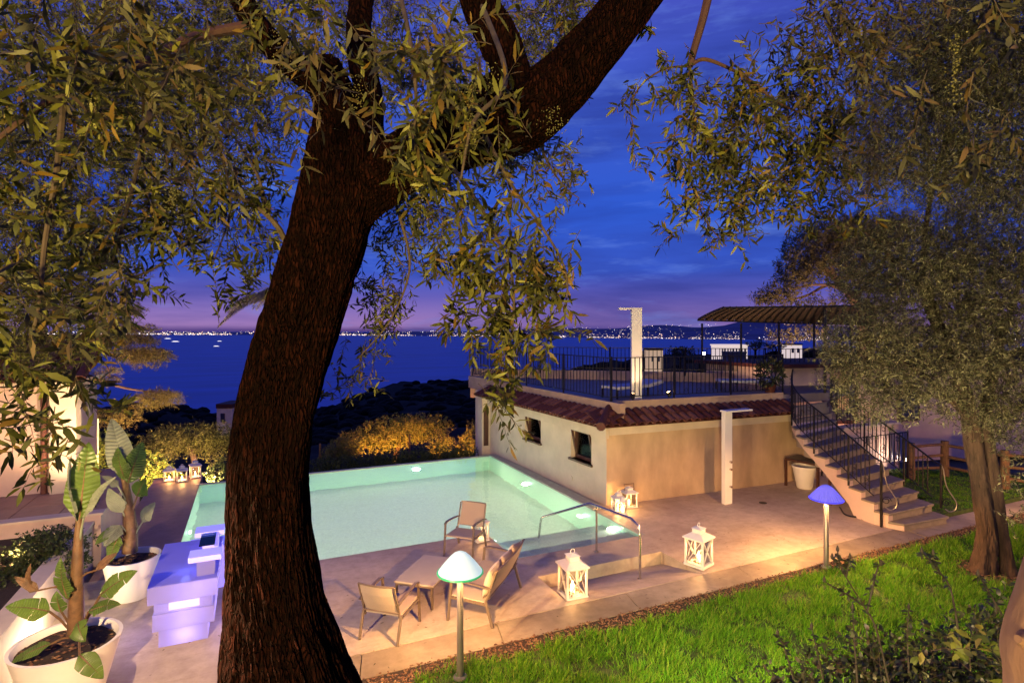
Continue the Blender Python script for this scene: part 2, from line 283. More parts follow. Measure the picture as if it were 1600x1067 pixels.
# ------------------------------------------------------------------ building helpers
def wloc(o):
    v = Vector((0, 0, 0))
    while o is not None: v += o.location; o = o.parent
    return v
def tag(o, label=None, cat=None, group=None, kind=None):
    if label: o['label'] = label
    if cat: o['category'] = cat
    if group: o['group'] = group
    if kind: o['kind'] = kind
    return o
def thing(name, label, cat, loc=(0, 0, 0), rot=0, group=None):
    o = bpy.data.objects.new(name, None); COL.objects.link(o); o.location = loc; o.rotation_euler = (0, 0, rot)
    o.empty_display_size = .2
    return tag(o, label, cat, group)
def link_mesh(name, me, m, parent=None, loc=None):
    if m is not None and not me.materials: me.materials.append(MATS[m])
    o = bpy.data.objects.new(name, me); COL.objects.link(o)
    if parent: o.parent = parent
    if loc is not None: o.location = loc
    return o
class MB:
    def __init__(s): s.v = []; s.f = []
    def add(s, vs, fs):
        k = len(s.v); s.v += [tuple(v) for v in vs]; s.f += [tuple(i+k for i in f) for f in fs]; return s
    def box(s, x0, x1, y0, y1, z0, z1):
        return s.add([(x0,y0,z0),(x1,y0,z0),(x1,y1,z0),(x0,y1,z0),(x0,y0,z1),(x1,y0,z1),(x1,y1,z1),(x0,y1,z1)],
                     [(0,3,2,1),(4,5,6,7),(0,1,5,4),(1,2,6,5),(2,3,7,6),(3,0,4,7)])
    def prism(s, poly, z0, z1):
        n = len(poly); z0l = z0 if isinstance(z0, (list, tuple)) else [z0]*n; z1l = z1 if isinstance(z1, (list, tuple)) else [z1]*n
        a = sum(poly[i][0]*poly[(i+1) % n][1]-poly[(i+1) % n][0]*poly[i][1] for i in range(n))
        if a < 0: poly = poly[::-1]; z0l = z0l[::-1]; z1l = z1l[::-1]
        vs = [(p[0], p[1], z) for p, z in zip(poly, z0l)]+[(p[0], p[1], z) for p, z in zip(poly, z1l)]
        return s.add(vs, [tuple(range(n-1, -1, -1)), tuple(range(n, 2*n))]+[(i, (i+1) % n, n+(i+1) % n, n+i) for i in range(n)])
    def bar(s, a, b, w, h=None, up=(0, 0, 1)):
        a = Vector(a); b = Vector(b); h = h or w; d = (b-a).normalized(); u = Vector(up)
        if abs(d.dot(u)) > .98: u = Vector((1, 0, 0)) if abs(d.x) < .9 else Vector((0, 1, 0))
        x = d.cross(u).normalized(); y = x.cross(d).normalized()
        vs = []
        for p in (a, b):
            for i, j in ((-1,-1),(1,-1),(1,1),(-1,1)): vs.append(p+x*(i*w/2)+y*(j*h/2))
        return s.add(vs, [(3,2,1,0),(4,5,6,7),(0,1,5,4),(1,2,6,5),(2,3,7,6),(3,0,4,7)])
    def tube(s, pts, r, n=8, cap=True):
        pts = [Vector(p) for p in pts]; m = len(pts); rs = r if isinstance(r, (list, tuple)) else [r]*m
        t = (pts[1]-pts[0]).normalized(); x = t.orthogonal().normalized(); vs = []; fs = []
        for i, p in enumerate(pts):
            tn = (pts[min(i+1, m-1)]-pts[max(i-1, 0)]).normalized()
            x = (x-tn*x.dot(tn)).normalized(); y = tn.cross(x)
            for k in range(n):
                a = 2*PI*k/n; vs.append(p+x*(rs[i]*math.cos(a))+y*(rs[i]*math.sin(a)))
        for i in range(m-1):
            for k in range(n): fs.append((i*n+k, i*n+(k+1) % n, (i+1)*n+(k+1) % n, (i+1)*n+k))
        if cap: fs.append(tuple(range(n-1, -1, -1))); fs.append(tuple((m-1)*n+k for k in range(n)))
        return s.add(vs, fs)
    def lathe(s, prof, n=28, c=(0, 0, 0)):
        vs = []; fs = []; m = len(prof)
        for r, z in prof:
            for k in range(n):
                a = 2*PI*k/n; vs.append((c[0]+r*math.cos(a), c[1]+r*math.sin(a), c[2]+z))
        for i in range(m-1):
            for k in range(n): fs.append((i*n+k, i*n+(k+1) % n, (i+1)*n+(k+1) % n, (i+1)*n+k))
        if prof[0][0] > 1e-5: fs.append(tuple(range(n-1, -1, -1)))
        if prof[-1][0] > 1e-5: fs.append(tuple((m-1)*n+k for k in range(n)))
        return s.add(vs, fs)
    def mesh(s, name, off=(0, 0, 0), smooth=False):
        me = bpy.data.meshes.new(name); me.from_pydata([(v[0]-off[0], v[1]-off[1], v[2]-off[2]) for v in s.v], [], s.f)
        if smooth:
            me.shade_smooth()
            try: me.set_sharp_from_angle(angle=R_(38))
            except Exception: pass
        me.update(); return me
    def build(s, name, m, parent=None, smooth=False, bevel=0, world=True):
        off = wloc(parent) if (parent is not None and world) else (0, 0, 0)
        me = s.mesh(name, off, smooth)
        if bevel:
            bm = bmesh.new(); bm.from_mesh(me); bmesh.ops.remove_doubles(bm, verts=bm.verts, dist=1e-5)
            es = [e for e in bm.edges if len(e.link_faces) == 2 and e.calc_face_angle(0) > .6]
            bmesh.ops.bevel(bm, geom=es, offset=bevel, segments=2, affect='EDGES', profile=.6, clamp_overlap=True)
            bm.to_mesh(me); bm.free()
        return link_mesh(name, me, m, parent)
def struct(name, mb, m, label=None, smooth=False):
    o = mb.build(name, m, None, smooth); o['kind'] = 'structure'
    if label: o['label'] = label
    return o
def children(o): return [c for c in bpy.data.objects if c.parent == o]
def copy_tree(o, parent=None, kids=None):
    if kids is None:
        kids = {}
        for c in bpy.data.objects:
            if c.parent: kids.setdefault(c.parent.name, []).append(c)
    c = o.copy(); COL.objects.link(c); c.parent = parent
    for ch in kids.get(o.name, []): copy_tree(ch, c, kids)
    return c
def smooth_path(pts, vals, n):
    "Catmull-Rom through points with a value each"
    P = [Vector(p) for p in pts]; P = [P[0]*2-P[1]]+P+[P[-1]*2-P[-2]]; Vv = [vals[0]]+list(vals)+[vals[-1]]
    op = []; ov = []; m = len(pts)-1
    for i in range(n+1):
        u = i/n*m; k = min(int(u), m-1); t = u-k
        a, b, c, d = P[k], P[k+1], P[k+2], P[k+3]
        op.append(.5*((2*b)+(c-a)*t+(2*a-5*b+4*c-d)*t*t+(3*b-a-3*c+d)*t**3)); ov.append(Vv[k+1]*(1-t)+Vv[k+2]*t)
    return op, ov
def bark(pts, radii, nr, ns, ridge=.08, lobes=.1, seed=0., freq=7., cap=True):
    "a trunk or limb: swelling section, long furrows and plates as real relief"
    P, Rr = smooth_path(pts, radii, nr); mb = MB(); vs = []; fs = []
    x = (P[1]-P[0]).normalized().orthogonal().normalized(); s = 0.
    for i, p in enumerate(P):
        tn = (P[min(i+1, nr)]-P[max(i-1, 0)]).normalized(); x = (x-tn*x.dot(tn)).normalized(); y = tn.cross(x)
        if i: s += (P[i]-P[i-1]).length
        r0 = Rr[i]
        for k in range(ns):
            a = 2*PI*k/ns; ca, sa = math.cos(a), math.sin(a)
            l = noise.noise((ca*1.1+seed, sa*1.1, s*.9))*lobes*2
            tw = a+s*.25
            q = noise.noise((math.cos(tw)*freq+seed, math.sin(tw)*freq, s*3.2/max(r0/.22, .3)))
            q2 = noise.noise((math.cos(tw)*freq*2.3, math.sin(tw)*freq*2.3+seed, s*9.))
            h = (1-min(1, abs(q)*2.4))
            rr = r0*(1+l-ridge*h*1.2+ridge*.5*q2)
            vs.append(p+x*(rr*ca)+y*(rr*sa))
    for i in range(nr):
        for k in range(ns): fs.append((i*ns+k, i*ns+(k+1) % ns, (i+1)*ns+(k+1) % ns, (i+1)*ns+k))
    if cap: fs.append(tuple(range(ns-1, -1, -1))); fs.append(tuple(nr*ns+k for k in range(ns)))
    return mb.add(vs, fs)
def tri_mesh(name, V, T):
    me = bpy.data.meshes.new(name); V = np.ascontiguousarray(V, dtype=np.float32); T = np.ascontiguousarray(T, dtype=np.int32)
    me.vertices.add(len(V)); me.vertices.foreach_set('co', V.ravel())
    me.loops.add(T.size); me.loops.foreach_set('vertex_index', T.ravel())
    me.polygons.add(len(T)); me.polygons.foreach_set('loop_start', np.arange(0, T.size, 3, dtype=np.int32))
    me.update(calc_edges=True); return me
def norm(a): return a/np.maximum(np.linalg.norm(a, axis=1, keepdims=True), 1e-9)
def leaf_mesh(name, P, Dv, N, L, Wd, fine=True, off=(0, 0, 0)):
    P = np.asarray(P, float)-np.asarray(off, float); Dv = norm(np.asarray(Dv, float)); N = np.asarray(N, float)
    Sd = norm(np.cross(Dv, N)); N = norm(np.cross(Sd, Dv)); L = np.asarray(L)[:, None]; h = np.asarray(Wd)[:, None]/2
    n = len(P)
    if fine:
        V = np.stack([P, P+Dv*L*.32+Sd*h+N*h*.35, P+Dv*L*.32-Sd*h+N*h*.35, P+Dv*L*.70+Sd*h*.8+N*h*.15-N*L*.03, P+Dv*L*.70-Sd*h*.8+N*h*.15-N*L*.03, P+Dv*L-N*L*.10], 1).reshape(-1, 3)
        T = np.array([[0,2,1],[1,2,4],[1,4,3],[3,4,5]]); k = 6
    else:
        V = np.stack([P, P+Dv*L*.45+Sd*h, P+Dv*L*.45-Sd*h, P+Dv*L-N*L*.06], 1).reshape(-1, 3)
        T = np.array([[0,2,1],[1,2,3]]); k = 4
    T = (T[None]+(np.arange(n)*k)[:, None, None]).reshape(-1, 3)
    return tri_mesh(name, V, T)
def twig_points(starts, dirs, length, droop, steps):
    "vectorised drooping shoots: returns positions and headings along each"
    p = np.array(starts, float); d = norm(np.array(dirs, float)); ps = [p]; ds = [d]
    L = np.asarray(length)[:, None]/steps
    for i in range(steps):
        d = norm(d+np.array([0, 0, -1.])*droop/steps+rng.normal(0, .10, d.shape)); p = p+d*L
        ps.append(p); ds.append(d)
    return np.stack(ps, 1), np.stack(ds, 1)
def leaves_on(ps, ds, pair=2, spread=.9):
    n, k, _ = ps.shape; P = []; Dd = []; Nn = []
    for j in range(1, k):
        d = ds[:, j]; a = norm(np.cross(d, rng.normal(size=d.shape)))
        for s in range(pair):
            sd = a*(1 if s == 0 else -1)+rng.normal(0, .28, d.shape)
            P.append(ps[:, j]+rng.normal(0, .003, d.shape)); Dd.append(norm(d*(.50+.45*rng.random((n, 1)))+sd*spread)); Nn.append(rng.normal(size=d.shape)+np.array([0, 0, .9]))
    P.append(ps[:, -1]); Dd.append(ds[:, -1]); Nn.append(rng.normal(size=(n, 3)))
    return np.concatenate(P), np.concatenate(Dd), np.concatenate(Nn)
def twig_tris(ps, r):
    "each shoot as a thin three-sided stem"
    n, k, _ = ps.shape; o = norm(rng.normal(size=(n, 3))); t = norm(ps[:, -1]-ps[:, 0]); a = norm(np.cross(t, o)); b = np.cross(t, a)
    rr = np.linspace(r, r*.35, k)[None, :, None]; vs = []
    for q in range(3):
        an = 2*PI*q/3; vs.append(ps+(a[:, None]*math.cos(an)+b[:, None]*math.sin(an))*rr)
    V = np.stack(vs, 2).reshape(-1, 3); T = []
    for j in range(k-1):
        for q in range(3):
            q2 = (q+1) % 3; A = j*3+q; B_ = j*3+q2; C = (j+1)*3+q; E = (j+1)*3+q2
            T += [[A, B_, E], [A, E, C]]
    T = (np.array(T)[None]+(np.arange(n)*k*3)[:, None, None]).reshape(-1, 3)
    return V, T

# ================================================================== SETTING
def extrude_poly(mb, poly, vec):
    "closed prism from a planar 3-D outline pushed along vec"
    n = len(poly); P = [Vector(p) for p in poly]; v = Vector(vec)
    nr = sum(((P[i]).cross(P[(i+1) % n]) for i in range(n)), Vector())
    if nr.dot(v) > 0: P = P[::-1]
    vs = P+[p+v for p in P]
    return mb.add(vs, [tuple(range(n)), tuple(range(2*n-1, n-1, -1))]+[(i, n+i, n+(i+1) % n, (i+1) % n) for i in range(n)])
def sheet(poly, z): 
    a = sum(poly[i][0]*poly[(i+1) % len(poly)][1]-poly[(i+1) % len(poly)][0]*poly[i][1] for i in range(len(poly)))
    if a < 0: poly = poly[::-1]
    return MB().add([(p[0], p[1], z) for p in poly], [tuple(range(len(poly)))])

# sea and the land across the bay
struct('sea', MB().add([(-40000, -3000, -100), (60000, -3000, -100), (60000, 46000, -100), (-40000, 46000, -100)], [(0, 1, 2, 3)]), 'sea')
shore = [(-14663.08, 22704.494, -109.845), (-5582.773, 17977.666, -109.058), (-2164.622, 15524.928, -107.036), (1317.215, 12382.475, -107.171), (3423.546, 8992.118, -107.98), (4478.589, 5865.159, -105.822), (5039.731, 4396.287, -105.463), (5355.882, 3040.097, -105.351), (6471.118, 1646.582, -101.98), (8795.667, 247.197, -105.351)]
rise = [30, 40, 60, 60, 90, 170, 190, 120, 90, 60]
sp_, sr_ = smooth_path([(p[0], p[1], -100) for p in shore], rise, 150)
mb = MB(); vs = []; nrow = 9
for i, p in enumerate(sp_):
    dirv = Vector((p.x, p.y, 0)).normalized()
    for j in range(nrow):
        t = j/(nrow-1); h = sr_[i]*(t**.8)*(1+.55*noise.noise((i*.13, j*.3, 2.)))
        vs.append(p+dirv*(t*2600)+Vector((0, 0, -1 if j == 0 else h)))
fs = [(i*nrow+j, (i+1)*nrow+j, (i+1)*nrow+j+1, i*nrow+j+1) for i in range(len(sp_)-1) for j in range(nrow-1)]
o = struct('far_shore', mb.add(vs, fs), 'city_hill', smooth=True)
V = []; T = []
octv = np.array([(1,0,0),(-1,0,0),(0,1,0),(0,-1,0),(0,0,1),(0,0,-1)], float); octf = np.array([(0,2,4),(2,1,4),(1,3,4),(3,0,4),(2,0,5),(1,2,5),(3,1,5),(0,3,5)])
for k in range(7000):
    u = random.random()*(len(sp_)-2); i = int(u); f_ = u-i; t = random.random()**3.2
    if noise.noise((u*.55, 7.3, t*2.5)) < random.uniform(-.45, .35): continue
    a = sp_[i].lerp(sp_[i+1], f_); d = Vector((a.x, a.y, 0)).normalized(); j = t*(nrow-1)
    h = (sr_[i]*(1-f_)+sr_[i+1]*f_)*(t**.8)*1.1
    dist = a.length; s = dist*random.uniform(.00026, .00055)*(1.6 if random.random() < .10 else 1)
    c = a+d*(t*2600)+Vector((0, 0, h+s+3))
    V.append(octv*s+np.array(c)); T.append(octf+6*len(T))
o = link_mesh('city_lights', tri_mesh('city_lights', np.concatenate(V), np.concatenate(T)), 'city_light')
tag(o, 'band of city lights strung along the shore across the bay', kind='stuff')

# wooded headland falling from the garden to the sea
ridge = [(-136.375, 227.831, -16.699), (-90.439, 206.703, -16.699), (-55.828, 179.777, -15.306), (-34.589, 159.001, -13.912), (-25.299, 154.728, -13.036), (-14.805, 182.922, -18.092), (-1.956, 199.027, -22.497), (20.067, 232.926, -28.429), (34.332, 270.393, -30.856), (51.863, 306.357, -29.508), (77.261, 327.697, -26.575), (100.426, 328.049, -25.598), (119.515, 319.269, -24.834), (137.896, 299.808, -21.384), (166.383, 275.698, -16.654), (157.215, 213.873, -8.654), (152.457, 183.04, -5.362), (194.936, 141.488, -4.058), (246.901, 106.579, -2.766), (328.564, 69.018, -2.766)]
near_ = [(-16.365, 27.34, -1.544), (-10.853, 24.804, -1.342), (-7.178, 23.114, -1.139), (-4.789, 22.015, -0.937), (-3.503, 21.424, -0.836), (-1.666, 20.579, -0.735), (-0.206, 21.008, -0.902), (1.779, 20.646, -0.927), (2.641, 20.799, -1.013), (3.509, 20.73, -1.046), (4.823, 20.456, -1.077), (6.203, 20.262, -1.133), (7.558, 20.189, -1.211), (9.193, 19.987, -1.213), (11.959, 19.816, -1.201), (14.512, 19.742, -1.166), (16.571, 19.896, -1.249), (25.063, 18.191, -1.382), (33.332, 14.388, -1.079), (44.356, 9.317, -1.079)]
ra, _ = smooth_path(ridge, [0]*len(ridge), 190); na, _ = smooth_path(near_, [0]*len(near_), 190)
vs = []; rows = 46
def slope_pt(i, t):
    a = na[i]; b = ra[i]; d0 = math.hypot(a.x, a.y); d1 = math.hypot(b.x, b.y); d = d0*(d1/d0)**t
    k = (a.z-4.2)/d0*(1-t**.75)+(b.z-4.2)/d1*t**.75
    xy = Vector((a.x/d0*(1-t)+b.x/d1*t, a.y/d0*(1-t)+b.y/d1*t, 0)).normalized()*d
    return Vector((xy.x, xy.y, 4.2+k*d))
for i in range(len(ra)):
    for j in range(rows):
        p = slope_pt(i, j/(rows-1)); q = noise.noise((p.x*.09, p.y*.09, 0))+.5*noise.noise((p.x*.3, p.y*.3, 5))
        d = math.hypot(p.x, p.y); vs.append(p+Vector((0, 0, min(d*.012, 1.6)*q-.4)))
    b = ra[i]; vs.append(b+Vector((b.x, b.y, 0)).normalized()*45+Vector((0, 0, -40)))
    vs.append(b+Vector((b.x, b.y, 0)).normalized()*90+Vector((0, 0, -110-b.z)))
rw = rows+2
struct('hillside', MB().add(vs, [(i*rw+j, (i+1)*rw+j, (i+1)*rw+j+1, i*rw+j+1) for i in range(len(ra)-1) for j in range(rw-1)]), 'wood_mass', smooth=True)
# the wood on it reads as one mass
ico = bmesh.new(); bmesh.ops.create_icosphere(ico, subdivisions=2, radius=1); iv = np.array([v.co[:] for v in ico.verts]); it = np.array([[v.index for v in f.verts] for f in ico.faces]); ico.free()
V = []; T = []
for k in range(900):
    i = random.randrange(len(ra)); t = random.uniform(.42, 1.0); p = slope_pt(i, t); d = math.hypot(p.x, p.y)
    r = min(max(d*.012, .9), 3.2)*random.uniform(.7, 1.3)
    jit = 1+.35*np.array([noise.noise((v[0]*2.2+k, v[1]*2.2, v[2]*2.2)) for v in iv])[:, None]
    V.append(iv*jit*np.array([r, r, r*.62])+np.array(p)+np.array([0, 0, -.1*r])); T.append(it+len(iv)*len(T))
o = link_mesh('woodland', tri_mesh('woodland', np.concatenate(V), np.concatenate(T)), 'wood_mass'); tag(o, 'dark woodland covering the headland below the terrace', kind='stuff')

# garden ground: body of earth under everything
struct('ground', MB().box(-30, 45, 5.0, 18.4, -4.2, -2.05), 'earth')
# lawn and the bank that climbs to the viewer
vs = []; nx, ny = 110, 80
def bank_z(x, y):
    d = x*VF.x+y*VF.y; t = min(1, max(0, (6.35-d)/3.6)); t = t*t*(3-2*t)
    return 2.15*t-.03
for i in range(nx+1):
    for j in range(ny+1):
        x = -9+(32)*i/nx; y = -8+14.72*j/ny
        vs.append((x, y, bank_z(x, y)+.012*noise.noise((x*1.3, y*1.3, 0))))
struct('lawn', MB().add(vs, [(i*(ny+1)+j, (i+1)*(ny+1)+j, (i+1)*(ny+1)+j+1, i*(ny+1)+j+1) for i in range(nx) for j in range(ny)]), 'lawn_base', smooth=True)
struct('back_lawn', MB().prism([(14.2, 7.7), (20.5, 7.7), (20.5, 9.0), (17.6, 10.9), (14.9, 10.9), (14.9, 8.6)], -.3, .0), 'lawn_base')
struct('gravel_bed', MB().prism([(-3, 6.72), (23, 6.72), (23, 7.0), (-3, 7.0)], -.3, -.015), 'soil')
V = []; T = []
for k in range(5200):
    x = random.uniform(.5, 18); y = random.uniform(6.66, 7.03); s = random.uniform(.008, .022)
    q = octv*np.array([s*random.uniform(.7, 1.5), s*random.uniform(.7, 1.3), s*.7])+np.random.default_rng(k).normal(0, s*.18, (6, 3))
    V.append(q+np.array([x, y, -.012+s*.3])); T.append(octf+6*len(T))
o = link_mesh('gravel', tri_mesh('gravel', np.concatenate(V), np.concatenate(T)), 'gravel'); tag(o, 'brown gravel and bark strip between lawn and paving', kind='stuff')

# paved deck, cut round the pool, the bathing steps and the sunken landing
deck = [(-1.25, 7.55), (4.46, 7.55), (4.46, 8.65), (4.46, 9.50), (4.43, 9.50), (4.43, 10.95), (-1.25, 10.95)]
mb = MB(); mb.prism([(-1.25, 7.55), (4.46, 7.55), (4.46, 9.5), (4.43, 9.5), (4.43, 10.95), (-1.25, 10.95)], -.5, 0)
mb.prism([(4.46, 8.65), (7.1, 8.65), (7.41, 8.65), (7.41, 9.5), (4.46, 9.5)], -.5, 0)
mb.prism([(7.1, 7.55), (14.2, 7.55), (14.2, 8.6), (15.4, 8.6), (15.4, 13.5), (13.0, 13.5), (7.41, 11.6), (7.41, 8.65), (7.1, 8.65)], -.5, 0)
struct('deck', mb, 'deck')
struct('landing', MB().prism([(4.46, 7.55), (7.1, 7.55), (7.1, 8.65), (4.46, 8.65)], -.5, [-.002, -.002, -.23, -.23]), 'deck')
mb = MB(); xs = [-3.0, 1.2, 3.1, 5.35, 7.75, 10.1, 12.5, 15, 17.5, 20, 23]
for a, b in zip(xs, xs[1:]): mb.prism([(a+.006, 7.0), (b-.006, 7.0), (b-.006+.12, 7.54), (a+.006+.12, 7.54)], -.4, random.uniform(-.012, -.004))
struct('path', mb, 'strip')
mb = MB(); mb.prism([(-2.75, 7.55), (-1.25, 7.55), (-1.25, 11.6), (-2.75, 11.6)], -.5, -.002); struct('side_deck', mb, 'deck')
struct('walkway', MB().prism([(-2.45, 11.6), (-1.25, 11.6), (-1.25, 18.9), (-2.45, 18.9)], -1.2, .0), 'redwalk')

# pool
pool = thing('swimming_pool', 'lit turquoise swimming pool with an infinity edge facing the sea', 'pool', (3, 14, -1))
D0 = -1.75
mb = MB(); X0, X1, Y0, Y1 = -1.25, 7.29, 10.95, 17.64
mb.add([(X0, Y0, D0), (X1, Y0, D0), (X1, Y1, D0), (X0, Y1, D0)], [(0, 1, 2, 3)])
mb.build('pool_floor', 'tile_pool', pool)
mb = MB()
mb.box(X0-.12, X0+.006, Y0-.12, Y1+.12, -1.95, -.012); mb.box(X0, X1, Y1-.002, Y1+.12, -1.95, -.02); mb.box(X1-.004, X1+.116, 9.5, Y1+.12, -1.95, -.012)
mb.box(X0, 4.43, Y0-.12, Y0+.006, -1.95, -.012); mb.box(4.31, 4.467, 9.5, Y0+.004, -1.95, -.012); mb.box(4.43, X1, 9.38, 9.506, -1.95, -.012)
mb.build('pool_wall', 'tile_wall', pool)
for k in range(3):
    z = -.20-.20*k; y1 = 9.5+.48*(k+1)
    MB().box(4.47, 7.284, 9.507 if k == 0 else 9.5+.48*k, y1, D0-.02, z).build('pool_step', 'tile_pool', pool, bevel=.012)
mb = MB(); mb.box(X1+.004, 7.62, 11.32, 17.7, -.3, .03); mb.box(X1, 7.41, 9.5, 11.318, -.1, .001); mb.build('coping', 'pool_edge', pool, bevel=.01)
mb = MB(); mb.box(X0-.1, X1+.3, Y1+.002, Y1+.13, -1.9, .004); mb.build('infinity_edge', 'pool_edge', pool)
mb = MB().add([(X0, Y0, -.022), (4.43, Y0, -.022), (4.43, 9.5, -.022), (X1, 9.5, -.022), (X1, Y1, -.022), (X0, Y1, -.022)], [(0, 1, 2, 3, 4, 5)])
mb.build('water_surface', 'pool_water', pool)
AQ = (.94, 1.0, .72)
mat('pool_lens', (.8, .9, .85), .3, emit=(.75, 1, .9), estr=6)
for (x, y, z, ax, ay, pw) in ((4.75, 17.6, -.55, 4.4, 13.0, 300), (.4, 17.6, -.55, .8, 12.5, 250), (7.24, 14.6, -.55, 3.4, 14.2, 210), (1.6, 10.99, -.55, 2.4, 15.5, 360), (-1.2, 14.2, -.55, 3, 14.2, 210), (7.24, 11.6, -.60, 3.4, 13.4, 220), (4.6, 10.99, -.55, 5.6, 14.5, 200), (7.24, 10.35, -.30, 4.5, 10.1, 170), (4.475, 10.25, -.30, 7.2, 10.1, 170)):  # all but the first are added to light the water evenly
    d = Vector((ax-x, ay-y, 0)).normalized(); b = Vector((x, y, z))
    MB().tube([b, b+d*.035], .085, 16).build('pool_light', 'pool_lens', pool)
    pl_ = lamp('pool_lamp', b+d*.10, pw*1.75, AQ, .10, None, 'SPOT', b+d*2, 172, .5)
for (x, y) in ((4.75, 17.636), (7.284, 11.1), (7.284, 13.4)): pass

# bathing-step handrail
hr = thing('handrail', 'bent steel handrail leading down the pool steps beside the big lanterns', 'handrail', (6.05, 8.1, -.1))
P1, P2, P3 = (6.148, 8.051, -0.12), (5.97, 9.145, 0.0), (5.408, 10.462, -0.03)
top = [Vector(P1), Vector((P1[0], P1[1], .66)), Vector((P1[0]+.0, P1[1]+.05, .80)), Vector((P1[0]-.03, P1[1]+.22, .88))]
q1 = Vector((5.901, 9.283, 0.893)); q2 = Vector((5.369, 10.244, 0.411)); q3 = Vector(P3)
pts = top+[q1*.92+top[-1]*.08, q1, q1*.9+q2*.1, q2*.97+q1*.03, q2*.95+q3*.05, q2*.6+q3*.4, q3+Vector((0, 0, -.15))]
MB().tube(pts, .022, 10).build('rail', 'steel', hr, smooth=True)
pt = top[-1].lerp(q1, (Vector((P2[0]-P1[0], P2[1]-P1[1])).length-.2)/((q1-top[-1]).length))
MB().tube([P2, (P2[0], P2[1], pt.z)], .021, 10).build('post', 'steel', hr, smooth=True)
for P in (P1, P2): MB().lathe([(.05, 0), (.05, .012), (.028, .016), (.028, .02)], 16, P).build('flange', 'steel', hr, smooth=True)

# ================================================================== POOL HOUSE
ho = thing('pool_house', 'low white pool house with red tiled eaves and a roof terrace', 'building', (10, 14, 0))
A = Vector((7.76, 11.45, 0)); ul = (Vector((7.5, 18.4, 0))-A).normalized(); nl = Vector((-ul.y, ul.x, 0))   # left wall runs away along ul, nl faces the pool
if nl.x > 0: nl = -nl
uf = Vector((1, -.05, 0)).normalized(); nf = Vector((-.05, -1, 0)).normalized()
def LW(u, z, o=0): p = A+ul*u+nl*o; return Vector((p.x, p.y, z))
def FW(u, z, o=0): p = A+uf*u+nf*o; return Vector((p.x, p.y, z))
wins = [(.63, 1.57, .85, 1.66), (3.17, 4.15, .93, 1.70)]
mb = MB(); th = -nl*.26; zt = 2.0
def rect(mb, u0, u1, z0, z1, vec, fn, o=0): extrude_poly(mb, [fn(u0, z0, o), fn(u1, z0, o), fn(u1, z1, o), fn(u0, z1, o)], vec)
prev = 0.
for (a, b, z0, z1) in wins:
    rect(mb, prev, a, -.3, zt, th, LW); rect(mb, a, b, -.3, z0, th, LW)
    arc = [LW(a, z1)]+[LW(a+(b-a)*(.5-.5*math.cos(PI*k/10)), z1-.16+.16*math.sin(PI*k/10)**.6) for k in range(1, 10)]
    arc = [LW(a, zt), LW(a, z1-.16)]+[LW(a+(b-a)*(.5-.5*math.cos(PI*k/12)), z1-.16+.16*math.sin(PI*k/12)) for k in range(1, 12)]+[LW(b, z1-.16), LW(b, zt)]
    extrude_poly(mb, arc, th); prev = b
rect(mb, prev, 6.7, -.3, zt, th, LW)
mb.build('side_wall', 'plaster', ho)
mb = MB(); rect(mb, .0, 6.9, -.3, zt, -nf*.26, FW); mb.build('front_wall', 'lamplit_plaster', ho)
# end pier by the far door
mb = MB(); rect(mb, 6.7, 7.1, -1.2, zt, nl*.50, LW, -.2); mb.build('end_pier', 'plaster', ho)
mb = MB(); rect(mb, 6.67, 6.70, .25, 1.55, nl*.17, LW, .07); mb.build('door_slot', 'wood_dark', ho)
rect_b = MB(); rect(rect_b, 7.1, 8.2, -1.2, zt, -nl*.3, LW, -.1); rect_b.build('rear_wall', 'plaster', ho)
for (a, b, z0, z1) in wins:                       # casement set deep, sash tilted inwards
    fr = MB(); w = .06
    for (u0, u1, zz0, zz1) in ((a, a+w, z0, z1), (b-w, b, z0, z1), (a+w, b-w, z0, z0+w), (a+w, b-w, z1-w, z1)): rect(fr, u0, u1, zz0, zz1, nl*.06, LW, -.19)
    f = fr.build('window', 'wood_dark', ho)
    pn = MB(); rect(pn, a+w, b-w, z0+w, z1-w, nl*.012, LW, -.18); pn.build('pane', 'glass', f)
    tl = MB(); tilt = .15
    def TW(u, t, o=0): z = z0+.07+(z1-z0-.12)*t; p = A+ul*u+nl*(-.13+o+tilt*t); return Vector((p.x, p.y, z))
    for (p, q) in ((TW(a+.08, 0), TW(a+.08, 1)), (TW(b-.08, 0), TW(b-.08, 1)), (TW(a+.08, 0), TW(b-.08, 0)), (TW(a+.08, 1), TW(b-.08, 1))): tl.bar(p, q, .055, .045, nl)
    sash = tl.build('sash', 'wood_dark', f)
    sl = MB(); rect(sl, a-.06, b+.06, z0-.05, z0, nl*.26, LW, -.2); sl.build('sill', 'wood_dark', f)
    dk = MB(); rect(dk, a-.05, b+.05, z0-.05, z1+.05, nl*.02, LW, -.34); dk.build('curtain', 'cushion', f)  # sheet paled to read as the lit interior
